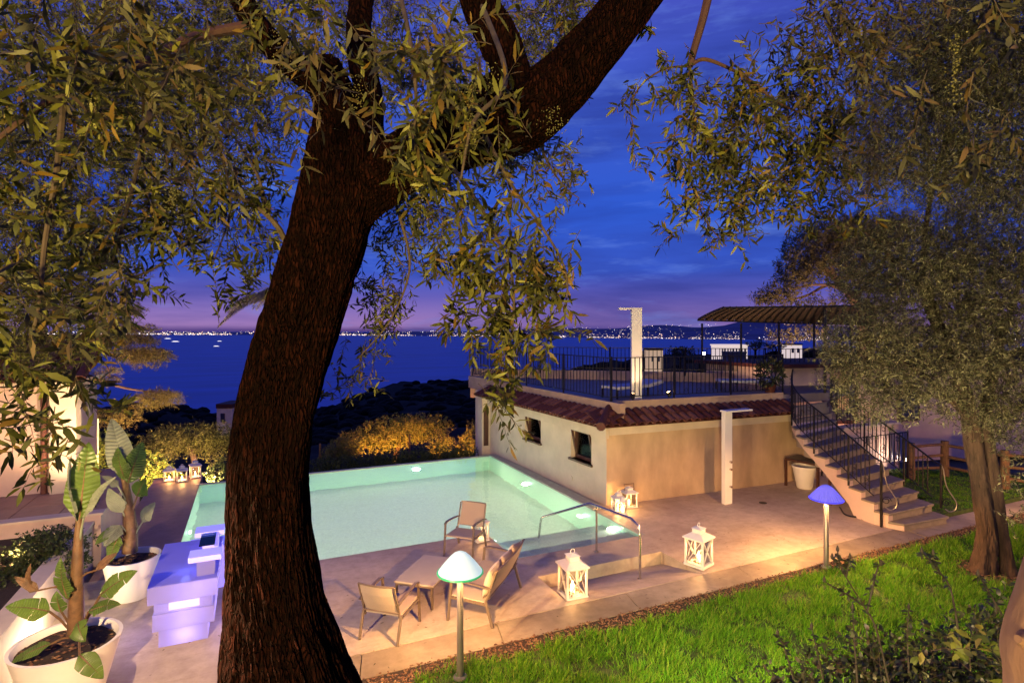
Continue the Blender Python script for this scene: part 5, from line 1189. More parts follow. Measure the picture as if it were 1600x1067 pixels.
def branch(pts, r0, r1, m='twig', name='branch', par=None):
    sp3, rr = smooth_path(pts, [r0+(r1-r0)*k/(len(pts)-1) for k in range(len(pts))], 6*len(pts)); return MB().tube(sp3, rr, 7).build(name, m, par or ot, smooth=True)
for (p, a, b) in (
    ([(0.188, 3.216, 4.631), (0.119, 3.193, 4.75), (0.013, 3.186, 4.839), (-0.147, 3.205, 4.908), (-0.316, 3.227, 4.942), (-0.525, 3.214, 4.901)], .016, .005),
    ([(0.088, 3.185, 4.779), (0.066, 3.162, 4.871), (0.028, 3.179, 5.002), (-0.061, 3.22, 5.164)], .012, .005),
    ([(0.012, 2.911, 5.617), (-0.231, 2.858, 5.481), (-0.448, 2.737, 5.249), (-0.644, 2.608, 5.064), (-0.838, 2.587, 4.843)], .026, .008),
    ([(-0.231, 2.858, 5.481), (-0.369, 2.811, 5.16), (-0.43, 2.84, 4.89), (-0.492, 2.868, 4.621), (-0.541, 2.89, 4.432)], .014, .004),
    ([(-0.623, 2.598, 5.064), (-0.614, 2.484, 4.775), (-0.638, 2.44, 4.498), (-0.641, 2.386, 4.277), (-0.68, 2.404, 4.106)], .013, .004),
    ([(-0.384, 2.929, 5.537), (-0.173, 3.162, 5.194), (-0.091, 3.234, 4.839), (-0.18, 3.275, 4.513)], .012, .003),
    ([(-0.516, 2.879, 4.405), (-0.384, 2.929, 4.47), (-0.241, 2.972, 4.627), (-0.167, 3.049, 4.764)], .005, .004),
    ([(0.84, 2.64, 5.053), (0.949, 2.535, 4.855), (1.046, 2.491, 4.673), (1.107, 2.408, 4.456), (1.107, 2.408, 4.188), (1.048, 2.435, 3.89)], .012, .003),
    ([(1.018, 2.504, 5.113), (1.107, 2.408, 4.873), (1.229, 2.319, 4.659), (1.312, 2.258, 4.451), (1.299, 2.264, 4.188)], .010, .003),
    ([(0.871, 2.736, 5.052), (0.944, 2.703, 4.764), (0.958, 2.696, 4.507), (0.915, 2.716, 4.283)], .009, .003),
    ([(0.705, 3.308, 5.112), (0.837, 3.467, 4.892), (0.916, 3.541, 4.588), (0.828, 3.692, 4.267), (0.64, 3.778, 4.017)], .012, .004),
    ([(1.064, 2.703, 5.881), (0.938, 2.1, 5.223), (0.749, 1.967, 4.969), (0.689, 1.939, 4.744)], .014, .004),
    ([(0.609, 2.582, 5.795), (0.585, 2.262, 5.378), (0.582, 2.154, 5.105), (0.558, 2.11, 4.891)], .012, .004),
    ([(1.407, 2.655, 5.333), (1.594, 3.009, 5.254), (1.798, 3.135, 5.114), (1.89, 3.093, 5.033)], .010, .003),
    ([(2.423, 2.518, 6.187), (2.383, 2.536, 6.002), (2.339, 2.556, 5.835), (2.312, 2.569, 5.724)], .026, .020)):
    branch(p, a, b, 'twig_red' if a > .018 else 'twig')
for (p, a, b) in (([(2.312, 2.569, 5.731), (2.39, 2.533, 5.768), (2.507, 2.479, 5.724), (2.625, 2.425, 5.65), (2.777, 2.355, 5.52), (2.962, 2.27, 5.427)], .013, .005),
    ([(2.312, 2.569, 5.724), (2.329, 2.561, 5.557), (2.336, 2.558, 5.372), (2.315, 2.567, 5.112), (2.39, 2.533, 4.853), (2.507, 2.479, 4.686)], .009, .003),
    ([(2.309, 2.57, 5.728), (2.187, 2.626, 5.713), (2.07, 2.68, 5.631), (2.002, 2.711, 5.501), (2.019, 2.704, 5.372)], .007, .003),
    ([(2.322, 2.564, 5.52), (2.221, 2.611, 5.316), (2.103, 2.665, 5.279)], .005, .002),
    ([(2.625, 2.425, 5.65), (2.693, 2.394, 5.298), (2.861, 2.316, 5.001), (3.03, 2.239, 4.853)], .007, .003)):
    branch(p, a, b, 'twig_red')
dn = (0, 0, -1.)
far = [(*(-1.688, 6.83, 6.215, 1.174, 1.421, 1.0), 1.5), (*(-0.463, 5.716, 6.312, 1.067, 0.955, 0.9), 1.4), (*(-1.688, 6.28, 4.627, 0.787, 0.843, 0.8), 1.5), (*(-0.272, 4.968, 5.169, 0.544, 0.494, 0.5), .45), (*(1.017, 5.036, 6.762, 1.011, 0.618, 0.8), .8),
       (*(2.242, 4.472, 6.762, 0.618, 0.562, 0.8), 1.0), (*(2.6, 4.308, 6.987, 0.337, 0.281, 0.5), .5), (*(-0.37, 4.573, 6.249, 0.899, 0.449, 0.6), .6), (*(1.579, 4.777, 6.369, 0.337, 0.337, 0.5), .6)]
foliage('foliage', far, .062, 'olive_leaf_grey', ot, False, (0, 0, -.1), .2, .34, 9, scatter=1.2)
mid_ = [(*(1.091, 4.121, 5.078, 0.283, 0.472, 0.5), 1.0), (*(0.855, 4.01, 4.407, 0.18, 0.36, 0.4), .8), (*(0.674, 3.983, 4.007, 0.153, 0.175, 0.3), .6), (*(1.743, 3.381, 5.314, 0.299, 0.213, 0.4), .9), (*(1.848, 3.223, 5.098, 0.125, 0.146, 0.3), .5), (*(0.555, 4.038, 3.876, 0.11, 0.11, 0.3), .4),
        (*(0.102, 3.696, 4.643, 0.153, 0.191, 0.3), .4), (*(1.2, 3.631, 5.165, 0.256, 0.213, 0.4), .7)]
foliage('foliage', mid_, .064, 'olive_leaf', ot, True, (0, 0, -.5), .5, .32, 10, scatter=1.0)
near = [(*(-0.641, 2.386, 5.024, 0.278, 0.278, 0.3), .55), (*(-0.338, 2.577, 5.228, 0.42, 0.297, 0.4), .5), (*(0.139, 2.468, 5.378, 0.284, 0.207, 0.3), .5), (*(0.703, 2.208, 5.249, 0.388, 0.284, 0.3), .62), (*(2.184, 3.619, 6.352, 0.283, 0.378, 0.4), .6),
        (*(-0.659, 2.835, 4.681, 0.362, 0.284, 0.4), .75), (*(-0.685, 2.517, 4.236, 0.202, 0.292, 0.4), .75), (*(-0.512, 2.987, 4.47, 0.225, 0.197, 0.3), .45), (*(-0.373, 3.034, 4.656, 0.234, 0.204, 0.3), .45), (*(-0.135, 3.254, 4.513, 0.163, 0.196, 0.3), .40), (*(-0.018, 3.531, 4.653, 0.144, 0.252, 0.3), .40),
        (*(-0.516, 2.549, 4.167, 0.165, 0.142, 0.3), .35), (*(-0.25, 3.087, 4.855, 0.303, 0.182, 0.3), .5), (*(-0.699, 2.413, 3.978, 0.128, 0.149, 0.3), .6), (*(-0.73, 2.647, 4.002, 0.165, 0.118, 0.3), .8), (*(-0.709, 2.637, 3.86, 0.13, 0.118, 0.3), .55), (*(-0.736, 2.54, 3.719, 0.112, 0.112, 0.3), .5), (*(0.03, 3.399, 4.987, 0.209, 0.244, 0.2), .6), (*(-0.079, 3.338, 4.355, 0.084, 0.101, 0.2), .3)]
Pn, Dn, Nn_, Ln = foliage('foliage', near, .072, 'olive_leaf', ot, True, (0, 0, -.3), .35, .30, 12, scatter=1.1)
cur = [(*(1.12, 2.435, 4.489, 0.187, 0.346, 0.25), .85), (*(1.255, 2.306, 4.335, 0.132, 0.265, 0.2), .75), (*(1.044, 2.448, 4.083, 0.096, 0.239, 0.2), .8), (*(0.953, 2.589, 4.651, 0.185, 0.278, 0.2), .7), (*(0.701, 2.044, 4.867, 0.217, 0.169, 0.2), .6), (*(1.162, 2.35, 4.07, 0.118, 0.177, 0.2), .6),
       (*(0.944, 2.703, 4.283, 0.09, 0.192, 0.2), .5), (*(1.063, 2.439, 3.829, 0.054, 0.066, 0.1), .5), (*(0.56, 2.164, 4.858, 0.124, 0.198, 0.2), .5), (*(1.325, 2.252, 4.48, 0.073, 0.117, 0.15), .4)]
Pc, Dc, Nc, Lc = foliage('foliage', [(*c_[:6], c_[6]*1.45) for c_ in cur], .074, 'olive_leaf', ot, True, (0, 0, -.75), .5, .28, 12, scatter=1.0)
hang = [(*(2.46, 2.556, 5.578, 0.339, 0.188, 0.3), .6), (*(2.423, 2.518, 5.149, 0.278, 0.352, 0.3), .85), (*(2.777, 2.355, 5.372, 0.352, 0.389, 0.4), .85), (*(2.171, 2.634, 5.687, 0.167, 0.082, 0.2), .45), (*(2.053, 2.688, 5.501, 0.104, 0.148, 0.2), .55), (*(2.507, 2.479, 4.797, 0.156, 0.156, 0.2), .5),
        (*(3.017, 2.355, 5.063, 0.267, 0.229, 0.3), .7), (*(2.221, 2.611, 4.89, 0.093, 0.13, 0.1), .35), (*(3.285, 2.342, 4.931, 0.197, 0.157, 0.3), .5), (*(2.137, 2.649, 5.26, 0.111, 0.082, 0.1), .4), (*(1.99, 2.607, 6.019, 0.108, 0.09, 0.1), .25), (*(2.513, 2.366, 4.725, 0.09, 0.09, 0.1), .3), (*(2.659, 2.409, 5.001, 0.222, 0.185, 0.3), .6)]
Ph, Dh, Nh, Lh = foliage('foliage', [(*c_[:6], c_[6]*1.3) for c_ in hang], .070, 'olive_leaf', ot, True, (0, 0, -.5), .4, .28, 12, scatter=1.1)
brown = [(*(2.872, 2.201, 5.732, 0.324, 0.396, 0.5), 1.0), (*(3.364, 2.195, 6.018, 0.382, 0.229, 0.5), .8)]
foliage('foliage', brown, .064, 'olive_leaf_dark', ot, True, (.2, 0, -.6), .8, .30, 10)
drk = [(*(-0.591, 2.198, 4.153, 0.157, 0.177, 0.25), .35), (*(0.346, 2.042, 5.157, 0.36, 0.18, 0.3), .35), (*(-0.47, 2.087, 5.071, 0.287, 0.153, 0.3), .35), (*(-0.136, 2.484, 5.031, 0.346, 0.222, 0.3), .35), (*(-0.516, 2.218, 4.293, 0.182, 0.101, 0.2), .3)]
foliage('foliage', drk, .072, 'olive_leaf_dark', ot, True, dn, .8, .30, 9)
# the leaves that show largest, each a leaf of its own
lm = leaf_mesh('leaf', np.zeros((1, 3)), np.array([[0, 0, -1.]]), np.array([[0, -1., 0]]), np.array([1.]), np.array([.20]), True)
MATS['olive_leaf'].use_nodes = True
allP = np.concatenate([Pc, Pn, Ph]); allD = np.concatenate([Dc, Dn, Dh]); allL = np.concatenate([Lc, Ln, Lh])
idx = rng.permutation(len(allP))[:300]
for i in idx:
    o = link_mesh('leaf', lm, 'olive_leaf', ot); dv = Vector(allD[i]); p = Vector(allP[i])-VF*.06
    q = Vector((0, 0, -1)).rotation_difference((dv+Vector(rng.normal(0, .5, 3))).normalized()); o.rotation_mode = 'QUATERNION'; o.rotation_quaternion = q
    s = .070*random.uniform(.7, 1.2); o.scale = (s, s, s); o.location = p-wloc(ot)
# flower sprays
V = []; T = []
for (x, y, z, w_, h_) in [(*(0.117, 2.258, 5.158), .10, .14), (*(0.088, 2.381, 5.401), .08, .12), (*(0.703, 1.878, 4.955), .05, .12), (*(0.829, 2.04, 5.179), .10, .06), (*(1.114, 2.019, 5.042), .10, .06), (*(0.567, 2.051, 4.71), .05, .14), (*(0.38, 2.247, 5.105), .07, .08), (*(1.796, 0.935, 4.93), .018, .10), (*(-0.467, 2.306, 5.024), .06, .08), (*(-0.271, 2.546, 4.709), .05, .05)]:
    for k in range(90):
        s = random.uniform(.0018, .004); q = rng.normal(0, .42, 3); t_ = random.uniform(-1, 1)
        c = np.array((x, y, z))+np.array(VR)*w_*q[0]*.7+np.array(VF)*.03*q[1]+np.array(VZ)*(h_*t_); V.append(octv*s-np.array(wloc(ot))+c); T.append(octf+6*len(T))
link_mesh('flower_sprays', tri_mesh('flower_sprays', np.concatenate(V), np.concatenate(T)), 'olive_flower', ot)['kind'] = 'stuff'

# ---- olive tree on the lawn at the right
rt = thing('olive_tree', 'twin stemmed olive tree with a dense crown on the lawn at the right', 'tree', (11.694, 5.573, -0.059))
bark([(11.593, 5.62, -0.261), (11.654, 5.592, 0.131), (11.694, 5.573, 0.69), (11.613, 5.611, 1.36), (11.501, 5.662, 2.031), (11.43, 5.695, 2.646), (11.268, 5.769, 3.373), (10.908, 5.88, 4.156), (10.498, 5.959, 5.037)], [.27, .195, .155, .138, .128, .122, .11, .09, .07], 150, 70, .07, .16, 7.7, 5.).build('trunk', 'olive_bark', rt, smooth=True)
bark([(11.919, 5.36, -0.216), (11.898, 5.369, 0.171), (11.854, 5.423, 0.714), (11.801, 5.491, 1.369), (11.745, 5.55, 2.031), (11.674, 5.583, 2.702), (11.737, 5.499, 3.488), (11.918, 5.415, 4.378)], [.18, .115, .10, .095, .092, .09, .085, .08], 130, 56, .07, .16, 3.7, 5.).build('trunk', 'olive_bark', rt, smooth=True)
for (p, a, b) in (([(11.43, 5.695, 2.646), (10.479, 5.747, 3.294), (9.582, 5.829, 3.74), (8.819, 5.96, 4.057)], .07, .015), ([(11.11, 5.787, 3.599), (10.381, 5.792, 4.696), (9.589, 5.936, 5.425), (9.01, 5.983, 5.813)], .06, .015), ([(10.498, 5.959, 5.037), (10.381, 5.792, 6.206), (10.453, 5.539, 7.538), (10.418, 5.335, 8.914)], .05, .015), ([(11.716, 5.508, 3.488), (11.998, 5.268, 4.927), (12.047, 5.026, 6.53)], .05, .015)):
    branch(p, a, b, 'olive_bark', 'limb', rt)
crown = [(*(10.577, 5.702, 4.912, 1.402, 1.187, 1.3), 1.7), (*(9.582, 5.829, 5.203, 0.993, 0.784, 1.0), 1.5), (*(8.86, 5.831, 4.058, 0.607, 0.708, 0.7), 1.4), (*(9.962, 5.655, 3.74, 1.149, 0.731, 1.0), 1.6), (*(11.34, 5.241, 3.73, 0.854, 1.174, 1.2), 1.8), (*(10.606, 5.248, 2.918, 0.724, 0.31, 0.6), .7), (*(11.264, 4.946, 2.711, 0.413, 0.62, 0.6), 1.3),
         (*(9.365, 5.599, 3.249, 0.607, 0.283, 0.6), .9), (*(8.443, 5.913, 3.46, 0.36, 0.32, 0.5), 1.2), (*(8.262, 5.996, 3.91, 0.24, 0.3, 0.4), .9), (*(8.798, 5.64, 2.974, 0.593, 0.237, 0.5), .8), (*(8.352, 5.955, 4.16, 0.2, 0.3, 0.4), .6), (*(8.716, 5.787, 3.06, 0.45, 0.2, 0.5), .5), (*(11.459, 5.296, 5.451, 0.971, 1.294, 1.2), 1.7), (*(9.385, 5.81, 5.813, 0.62, 0.413, 0.8), .9), (*(10.617, 4.583, 1.842, 0.232, 0.87, 0.4), .3)]
foliage('foliage', crown, .070, 'olive_leaf_silver', rt, False, (0, 0, -.2), .5, .30, 8, scatter=1.2, stems=True)
upper = [(*(9.3, 5.189, 7.737, 1.353, 1.449, 1.2), 1.6), (*(9.788, 4.524, 7.941, 1.013, 1.658, 1.2), 2.0), (*(8.861, 5.39, 6.674, 1.063, 0.58, 0.8), 1.0), (*(10.325, 4.937, 6.533, 1.088, 0.692, 0.8), 1.6), (*(8.422, 5.592, 7.157, 0.58, 0.676, 0.6), .7), (*(8.896, 4.714, 8.479, 1.169, 0.629, 1), 1.1)]
foliage('foliage', upper, .070, 'olive_leaf_silver', rt, False, (0, 0, -.5), .8, .30, 8, scatter=1.0)
nearr = [(*(1.925, 0.986, 5.071, 0.134, 0.172, 0.2), .35), (*(1.925, 0.986, 4.842, 0.086, 0.115, 0.2), .28), (*(3.104, 1.434, 5.006, 0.146, 0.175, 0.2), .3), (*(4.361, 2.947, 5.545, 0.404, 0.303, 0.4), .4)]
foliage('foliage', nearr, .066, 'olive_leaf_dark', ot, True, dn, .8, .28, 9)

# ---- pine behind the terrace, palm, cedar
up_ = thing('umbrella_pine', 'broad pine lit warm from below behind the terrace canopy', 'tree', (32.602, 22.429, 2.519))
bark([(33.296, 22.109, 0.991), (33.296, 22.109, 4.047), (32.776, 22.349, 5.957), (31.561, 22.908, 7.485), (30.52, 23.386, 8.631)], [.38, .34, .28, .18, .1], 60, 18, .06, .1, 1., 4.).build('trunk', 'pale_bark', up_, smooth=True)
for p in ([(33.123, 22.189, 5.575), (31.439, 22.413, 6.684), (29.622, 22.699, 6.833), (28.443, 23.241, 6.573)], [(32.88, 22.301, 5.957), (31.561, 22.908, 6.912), (29.729, 23.2, 6.233), (28.532, 23.75, 5.931)], [(32.776, 22.349, 5.957), (33.991, 21.79, 7.867), (35.032, 21.311, 9.013)], [(32.255, 22.588, 6.721), (31.19, 22.638, 7.824), (30.847, 22.796, 8.957)]): branch(p, .13, .04, 'pale_bark', 'limb', up_)
pads = [(*(31.561, 22.908, 9.204, 2.865, 1.528, 3), 1.6), (*(33.643, 21.95, 9.969, 3.056, 1.146, 3), 1.4), (*(29.558, 23.278, 7.813, 1.506, 1.129, 2), 1.4), (*(27.769, 23.551, 6.202, 1.112, 0.593, 1.5), 1.5), (*(28.612, 23.163, 7.018, 0.927, 0.519, 1.5), 1.0), (*(30.413, 22.885, 5.743, 1.882, 0.452, 2), .7), (*(31.98, 21.614, 7.389, 1.854, 1.112, 2), 1.0), (*(27.096, 23.861, 5.906, 0.742, 0.334, 1), 1.2), (*(27.255, 22.687, 3.876, 1.007, 0.503, 1.2), .5), (*(28.561, 22.086, 4.056, 1.079, 0.503, 1.2), .5)]
foliage('foliage', [(*p_[:6], p_[6]*1.9) for p_ in pads], .26, 'needle', up_, False, (0, 0, .5), -.3, .7, 5, wr=.20, scatter=1.1, stems=False)
pm = thing('palm_tree', 'palm with drooping fronds half hidden behind the big olive trunk', 'tree', (0.856, 18.318, 1.831))
bark([(0.856, 18.318, 1.831), (0.718, 18.382, 3.36), (0.579, 18.446, 4.983)], [.22, .2, .2], 40, 20, .1, .05, 1., 4.).build('trunk', 'palm', pm, smooth=True)
pc = Vector((0.579, 18.446, 5.117))
for k in range(20):
    a = 2*PI*k/20+.3*random.random(); el = random.uniform(-.2, 1.1); L_ = random.uniform(1.1, 1.6); h = VR*math.cos(a)+VF*math.sin(a)
    rach = [pc+h*(L_*t*math.cos(el))+Vector((0, 0, L_*(t*math.sin(el)-.75*t*t))) for t in [i/10 for i in range(11)]]
    P = []; Dd = []
    for i in range(60):
        t = .15+.85*i/60; j = min(int(t*10), 9); p = rach[j].lerp(rach[j+1], t*10-j); d = (rach[j+1]-rach[j]).normalized(); sd = d.cross(Vector((0, 0, 1))).normalized()*(1 if i % 2 else -1)
        P.append(p); Dd.append(d*.7+sd*.7+Vector((0, 0, -.45)))
    P = np.array(P)-np.array(pc)*0; fr_m = leaf_mesh('frond', P, np.array(Dd), np.tile([0, 0, 1.], (60, 1))+rng.normal(0, .2, (60, 3)), .34*np.sin(np.linspace(.5, 2.9, 60))+.08, .026*np.ones(60), False, wloc(pm))
    f = link_mesh('frond', fr_m, 'palm', pm); MB().tube(rach, [.022-.0018*i for i in range(11)], 5).build('frond_rib', 'palm', f)
cdr = thing('cedar_tree', 'cedar with level golden lit sprays at the left house', 'tree', (-4.557, 16.955, 1.409))
bark([(-4.66, 17.113, 0.471), (-4.618, 17.094, 2.305), (-4.563, 17.068, 4.139), (-4.451, 17.017, 5.973), (-4.34, 16.966, 7.501)], [.20, .18, .15, .11, .06], 50, 24, .06, .08, 2., 4.).build('trunk', 'pale_bark', cdr, smooth=True)
sprays = []
for p, a, b in (([(-4.563, 17.068, 3.757), (-3.698, 16.01, 3.367), (-3.095, 15.293, 3.124), (-2.413, 14.759, 2.932), (-1.703, 14.322, 2.846)], .055, .014), ([(-4.563, 17.068, 4.139), (-3.592, 15.961, 3.776), (-2.622, 15.295, 3.74), (-1.809, 14.701, 3.69)], .05, .012), ([(-4.507, 17.043, 4.903), (-3.592, 15.961, 4.434), (-2.774, 15.475, 4.142), (-2.073, 15.042, 3.999)], .045, .012), ([(-4.479, 17.03, 5.514), (-3.512, 16.145, 4.956), (-2.795, 15.595, 4.726), (-2.331, 15.381, 4.609)], .04, .012), ([(-4.507, 17.043, 4.444), (-3.432, 15.778, 3.852), (-2.902, 15.204, 3.436), (-2.812, 15.162, 3.124)], .03, .01)):
    branch(p, a, b, 'pale_bark', 'limb', cdr)
foliage('foliage', [(*(-2.186, 14.985, 3.672, 0.656, 0.157, 0.5), 4.0), (*(-2.491, 15.235, 3.999, 0.662, 0.129, 0.5), 3.4), (*(-2.596, 15.503, 4.697, 0.497, 0.131, 0.4), 2.6), (*(-2.445, 15.324, 4.258, 0.58, 0.116, 0.4), 2.4), (*(-2.864, 15.186, 3.223, 0.255, 0.227, 0.3), 1.0), (*(-1.791, 14.362, 2.763, 0.498, 0.18, 0.35), 3.0), (*(-2.117, 14.513, 2.597, 0.276, 0.221, 0.3), 1.0), (*(-3.564, 15.838, 3.78, 0.725, 0.174, 0.5), 1.0), (*(-3.916, 16.331, 4.734, 0.89, 0.445, 0.6), .8), (*(-2.002, 14.79, 3.506, 0.396, 0.142, 0.3), .9)],
          .075, 'cedar', cdr, False, (.8, 0, -.05), .5, .22, 9, wr=.15, scatter=.5, stems=True)

# ---- shrubs and small trees past the pool edge
def bush(name, label, cat, blobs, L, m, loc, group=None, trunk=None, **k):
    t = thing(name, label, cat, loc, group=group)
    if trunk: bark(trunk[0], trunk[1], 40, 20, .08, .14, random.random()*9, 4.).build('trunk', 'olive_bark', t, smooth=True)
    foliage('foliage', blobs, L, m, t, False, k.get('h', (0, 0, .2)), .6, k.get('tl', .3), 7, wr=k.get('wr', .3), scatter=1.1, stems=k.get('st', True)); return t
hd = thing('hedge', 'clipped dark green hedge beyond the infinity edge of the pool', 'hedge', (4.478, 19.954, -0.721))
foliage('foliage', [(*(2.461, 21.102, -0.657, 0.681, 0.363, 0.4), 2.2), (*(3.355, 20.471, -0.519, 0.764, 0.36, 0.4), 2.4), (*(4.231, 19.848, -0.383, 0.756, 0.378, 0.4), 2.4), (*(5.089, 19.233, -0.249, 0.749, 0.374, 0.4), 2.4), (*(5.959, 18.723, -0.138, 0.745, 0.372, 0.4), 2.4), (*(6.655, 18.403, -0.094, 0.482, 0.372, 0.4), 2.2)], .075, 'hedge', hd, False, (0, 0, .4), .2, .22, 7, wr=.5, scatter=1.2, stems=False)
bush('olive_tree', 'orange lit small olive tree behind the hedge beyond the pool', 'tree', [(*(5.502, 23.336, 0.081, 1.637, 0.634, 1.2), 1.8), (*(6.544, 23.187, 0.216, 1.337, 0.535, 1.2), 1.4), (*(4.68, 23.163, -0.297, 1.034, 0.413, 0.8), 1.4)], .085, 'shrub', (5.502, 23.336, -1.583), None, ([(5.55, 23.314, -1.979), (5.454, 23.358, -1.054), (5.694, 23.248, -0.262)], [.14, .11, .06]), st=True)
bush('shrub', 'orange lit bush just right of the small olive behind the hedge', 'shrub', [(*(6.83, 21.625, -0.325, 0.506, 0.455, 0.6), 1.8)], .08, 'shrub', (6.83, 21.625, -1.084), 'lit shrubs beyond the pool')
bush('shrub', 'orange lit bush against the far end of the pool house', 'shrub', [(*(7.748, 21.202, -0.325, 0.404, 0.506, 0.6), 1.6), (*(7.909, 21.128, 0.256, 0.202, 0.404, 0.5), 1.0)], .08, 'shrub', (7.748, 21.202, -1.084), 'lit shrubs beyond the pool')
bush('shrub', 'orange lit bush beside the trunk at the left end of the hedge', 'shrub', [(*(3.354, 22.673, -0.348, 0.692, 0.494, 0.7), 1.7), (*(2.729, 22.41, -0.535, 0.483, 0.338, 0.6), 1.3)], .08, 'shrub', (3.242, 22.724, -1.09), 'lit shrubs beyond the pool')
bush('shrub', 'dull orange bush behind the small olive on the slope', 'shrub', [(*(4.322, 25.53, -0.547, 0.955, 0.449, 0.8), 1.3)], .09, 'shrub', (4.322, 25.53, -1.53), 'lit shrubs beyond the pool')
bush('shrub', 'yellow green bush growing out of the middle of the hedge', 'shrub', [(*(5.543, 18.694, -0.267, 0.347, 0.173, 0.3), 1.2)], .08, 'shrub', (5.543, 18.694, -0.549), 'lit shrubs beyond the pool')
bush('olive_tree', 'silvery olive tree behind the red walkway', 'tree', [(*(-1.897, 23.437, 0.307, 1.382, 0.599, 1.1), 1.5), (*(-2.667, 23.241, 0.29, 0.899, 0.629, 1), 1.2), (*(-1.06, 23.052, 0.192, 0.645, 0.737, 1), 1.3)], .075, 'olive_leaf_grey', (-1.792, 23.389, -1.075), None, ([(-1.771, 23.379, -1.42), (-1.855, 23.418, -0.384), (-2.106, 23.533, 0.192)], [.13, .10, .06]))
for (c, ll, mm) in (((*(-4.146, 21.72, 0.479, 0.688, 0.688, 0.8), 1.8), 'bright yellow green climbing bush beside the swooping wall', 'shrub'), ((*(-4.667, 23.06, 1.339, 0.854, 0.384, 0.9), 1.6), 'golden bush topping the left house garden wall', 'cedar'), ((*(-2.959, 20.623, -0.106, 0.669, 0.669, 0.7), 1.7), 'dense green bush left of the red walkway', 'shrub'), ((*(-2.311, 20.435, -0.467, 0.435, 0.554, 0.5), 1.4), 'leafy bush at the far left edge of the red walkway', 'shrub'), ((*(-0.909, 21.882, -0.598, 0.482, 0.438, 0.6), 1.5), 'broad leaved bush right of the three lanterns', 'hedge'), ((*(-3.795, 22.659, 1.233, 0.47, 0.299, 0.8), 1.3), 'small golden bush below the cedar limb', 'cedar'), ((*(-5.111, 22.714, 1.622, 0.54, 0.249, 0.7), 1.2), 'pale bush behind the corner pillar of the left house', 'cedar')):
    bush('shrub', ll, 'shrub', [c], .08, mm, (c[0], c[1], c[2]-c[4]), 'bushes left of the walkway', None, wr=.38)
bush('shrub', 'round dark shrub in the planting bed behind the white wall', 'shrub', [(*(-2.88, 11.011, 0.68, 0.573, 0.455, 0.6), 3.4), (*(-3.102, 10.453, 0.432, 0.461, 0.387, 0.5), 3.2)], .055, 'hedge', (-3.4, 8.8, .62), 'shrubs in the planting bed', None, wr=.5, tl=.2)
bush('shrub', 'low dark shrub at the back of the planting bed', 'shrub', [(*(-3.018, 12.395, 0.47, 0.449, 0.292, 0.5), 3.0), (*(-3.937, 12.818, 0.222, 0.382, 0.225, 0.5), 2.4)], .055, 'hedge', (-3.6, 10.4, .62), 'shrubs in the planting bed', None, wr=.5, tl=.2)
for k, p in enumerate(((2.4, 22.561, -0.97), (3.085, 22.797, -0.966), (5.345, 20.656, -0.731))):
    o = MB().tube([p, (p[0], p[1], p[2]+.9+.1*k)], .04, 8).build('garden_post', 'wood_post', None, smooth=True); tag(o, ('leftmost', 'second', 'third')[k]+' thin wooden stake among the bushes beyond the pool', 'post', 'stakes beyond the pool')
for (c, ll) in (((*(102.797, 117.824, -1.53, 4.382, 1.517, 4), 2.4), 'dark flat topped pine between the warm house and the flood lamp'), ((*(132.952, 120.465, 0.121, 2.966, 1.298, 3), 2.0), 'dark pine right of the floodlit villa'), ((*(125.765, 107.26, -0.013, 2.528, 0.674, 3), 2.6), 'dark umbrella pine in front of the pale villa'), ((*(146.889, 108.551, -1.553, 3.236, 1.438, 3), 2.2), 'dark tree at the right end of the headland row'), ((*(94.835, 121.487, -2.036, 2.36, 1.011, 3), 2.0), 'dark tree left of the warm lit house')):
    t = thing('pine_tree', ll, 'tree', (c[0], c[1], c[2]-5), group='pines on the headland')
    MB().tube([(c[0], c[1], c[2]-5), (c[0]+.2, c[1], c[2]-1.2), (c[0], c[1], c[2])], [.32, .22, .12], 8).build('trunk', 'trunk_bark', t, smooth=True)
    for s in (-1, 1): MB().tube([(c[0], c[1], c[2]-2.2), tuple(Vector(c[:3])+VR*(s*c[3]*.5)+Vector((0, 0, -.2)))], [.14, .06], 6).build('limb', 'trunk_bark', t, smooth=True)
    foliage('foliage', [c], .75, 'dark_leaf', t, False, (0, 0, .3), 0, 1.4, 5, wr=.35, scatter=1.2, stems=False)

# ---- grass
def grass(name, label, n, xr, yr, h, ok):
    x = xr[0]+(xr[1]-xr[0])*rng.random(n); y = yr[0]+(yr[1]-yr[0])*rng.random(n)
    d = x*VF.x+y*VF.y; keep = ok(x, y, d); x, y, d = x[keep], y[keep], d[keep]; n = len(x)
    t = np.clip((6.35-d)/3.6, 0, 1); z = 2.15*t*t*(3-2*t)-.03 if name == 'grass' else np.zeros(n)
    cl = np.array([noise.noise((a*2.6, b*2.6, 0))+.9*noise.noise((a*9, b*9, 3)) for a, b in zip(x, y)]); keep = rng.random(n) < np.clip(.95+1.5*cl, .10, 1)
    x, y, d, z, cl = x[keep], y[keep], d[keep], z[keep], cl[keep]; n = len(x); hh = h*(.35+.95*rng.random(n))*np.clip(1+.9*cl, .35, 1.8)
    P = np.stack([x, y, z], 1); Dv = np.stack([rng.normal(0, .50, n)+.35*cl, rng.normal(0, .50, n)-.1, np.ones(n)], 1)
    o = link_mesh(name, leaf_mesh(name, P, Dv, rng.normal(size=(n, 3)), hh, .0058*(1+.5*rng.random(n)), False), 'blade'); tag(o, label, kind='stuff')
grass('grass', 'thick bright lawn grass in front of the path', 230000, (1.8, 15), (3.2, 6.74), .115, lambda x, y, d: (d > 4.6) & ((x-11.75)**2+(y-5.5)**2 > .22*(1+.6*rng.random(len(x)))))
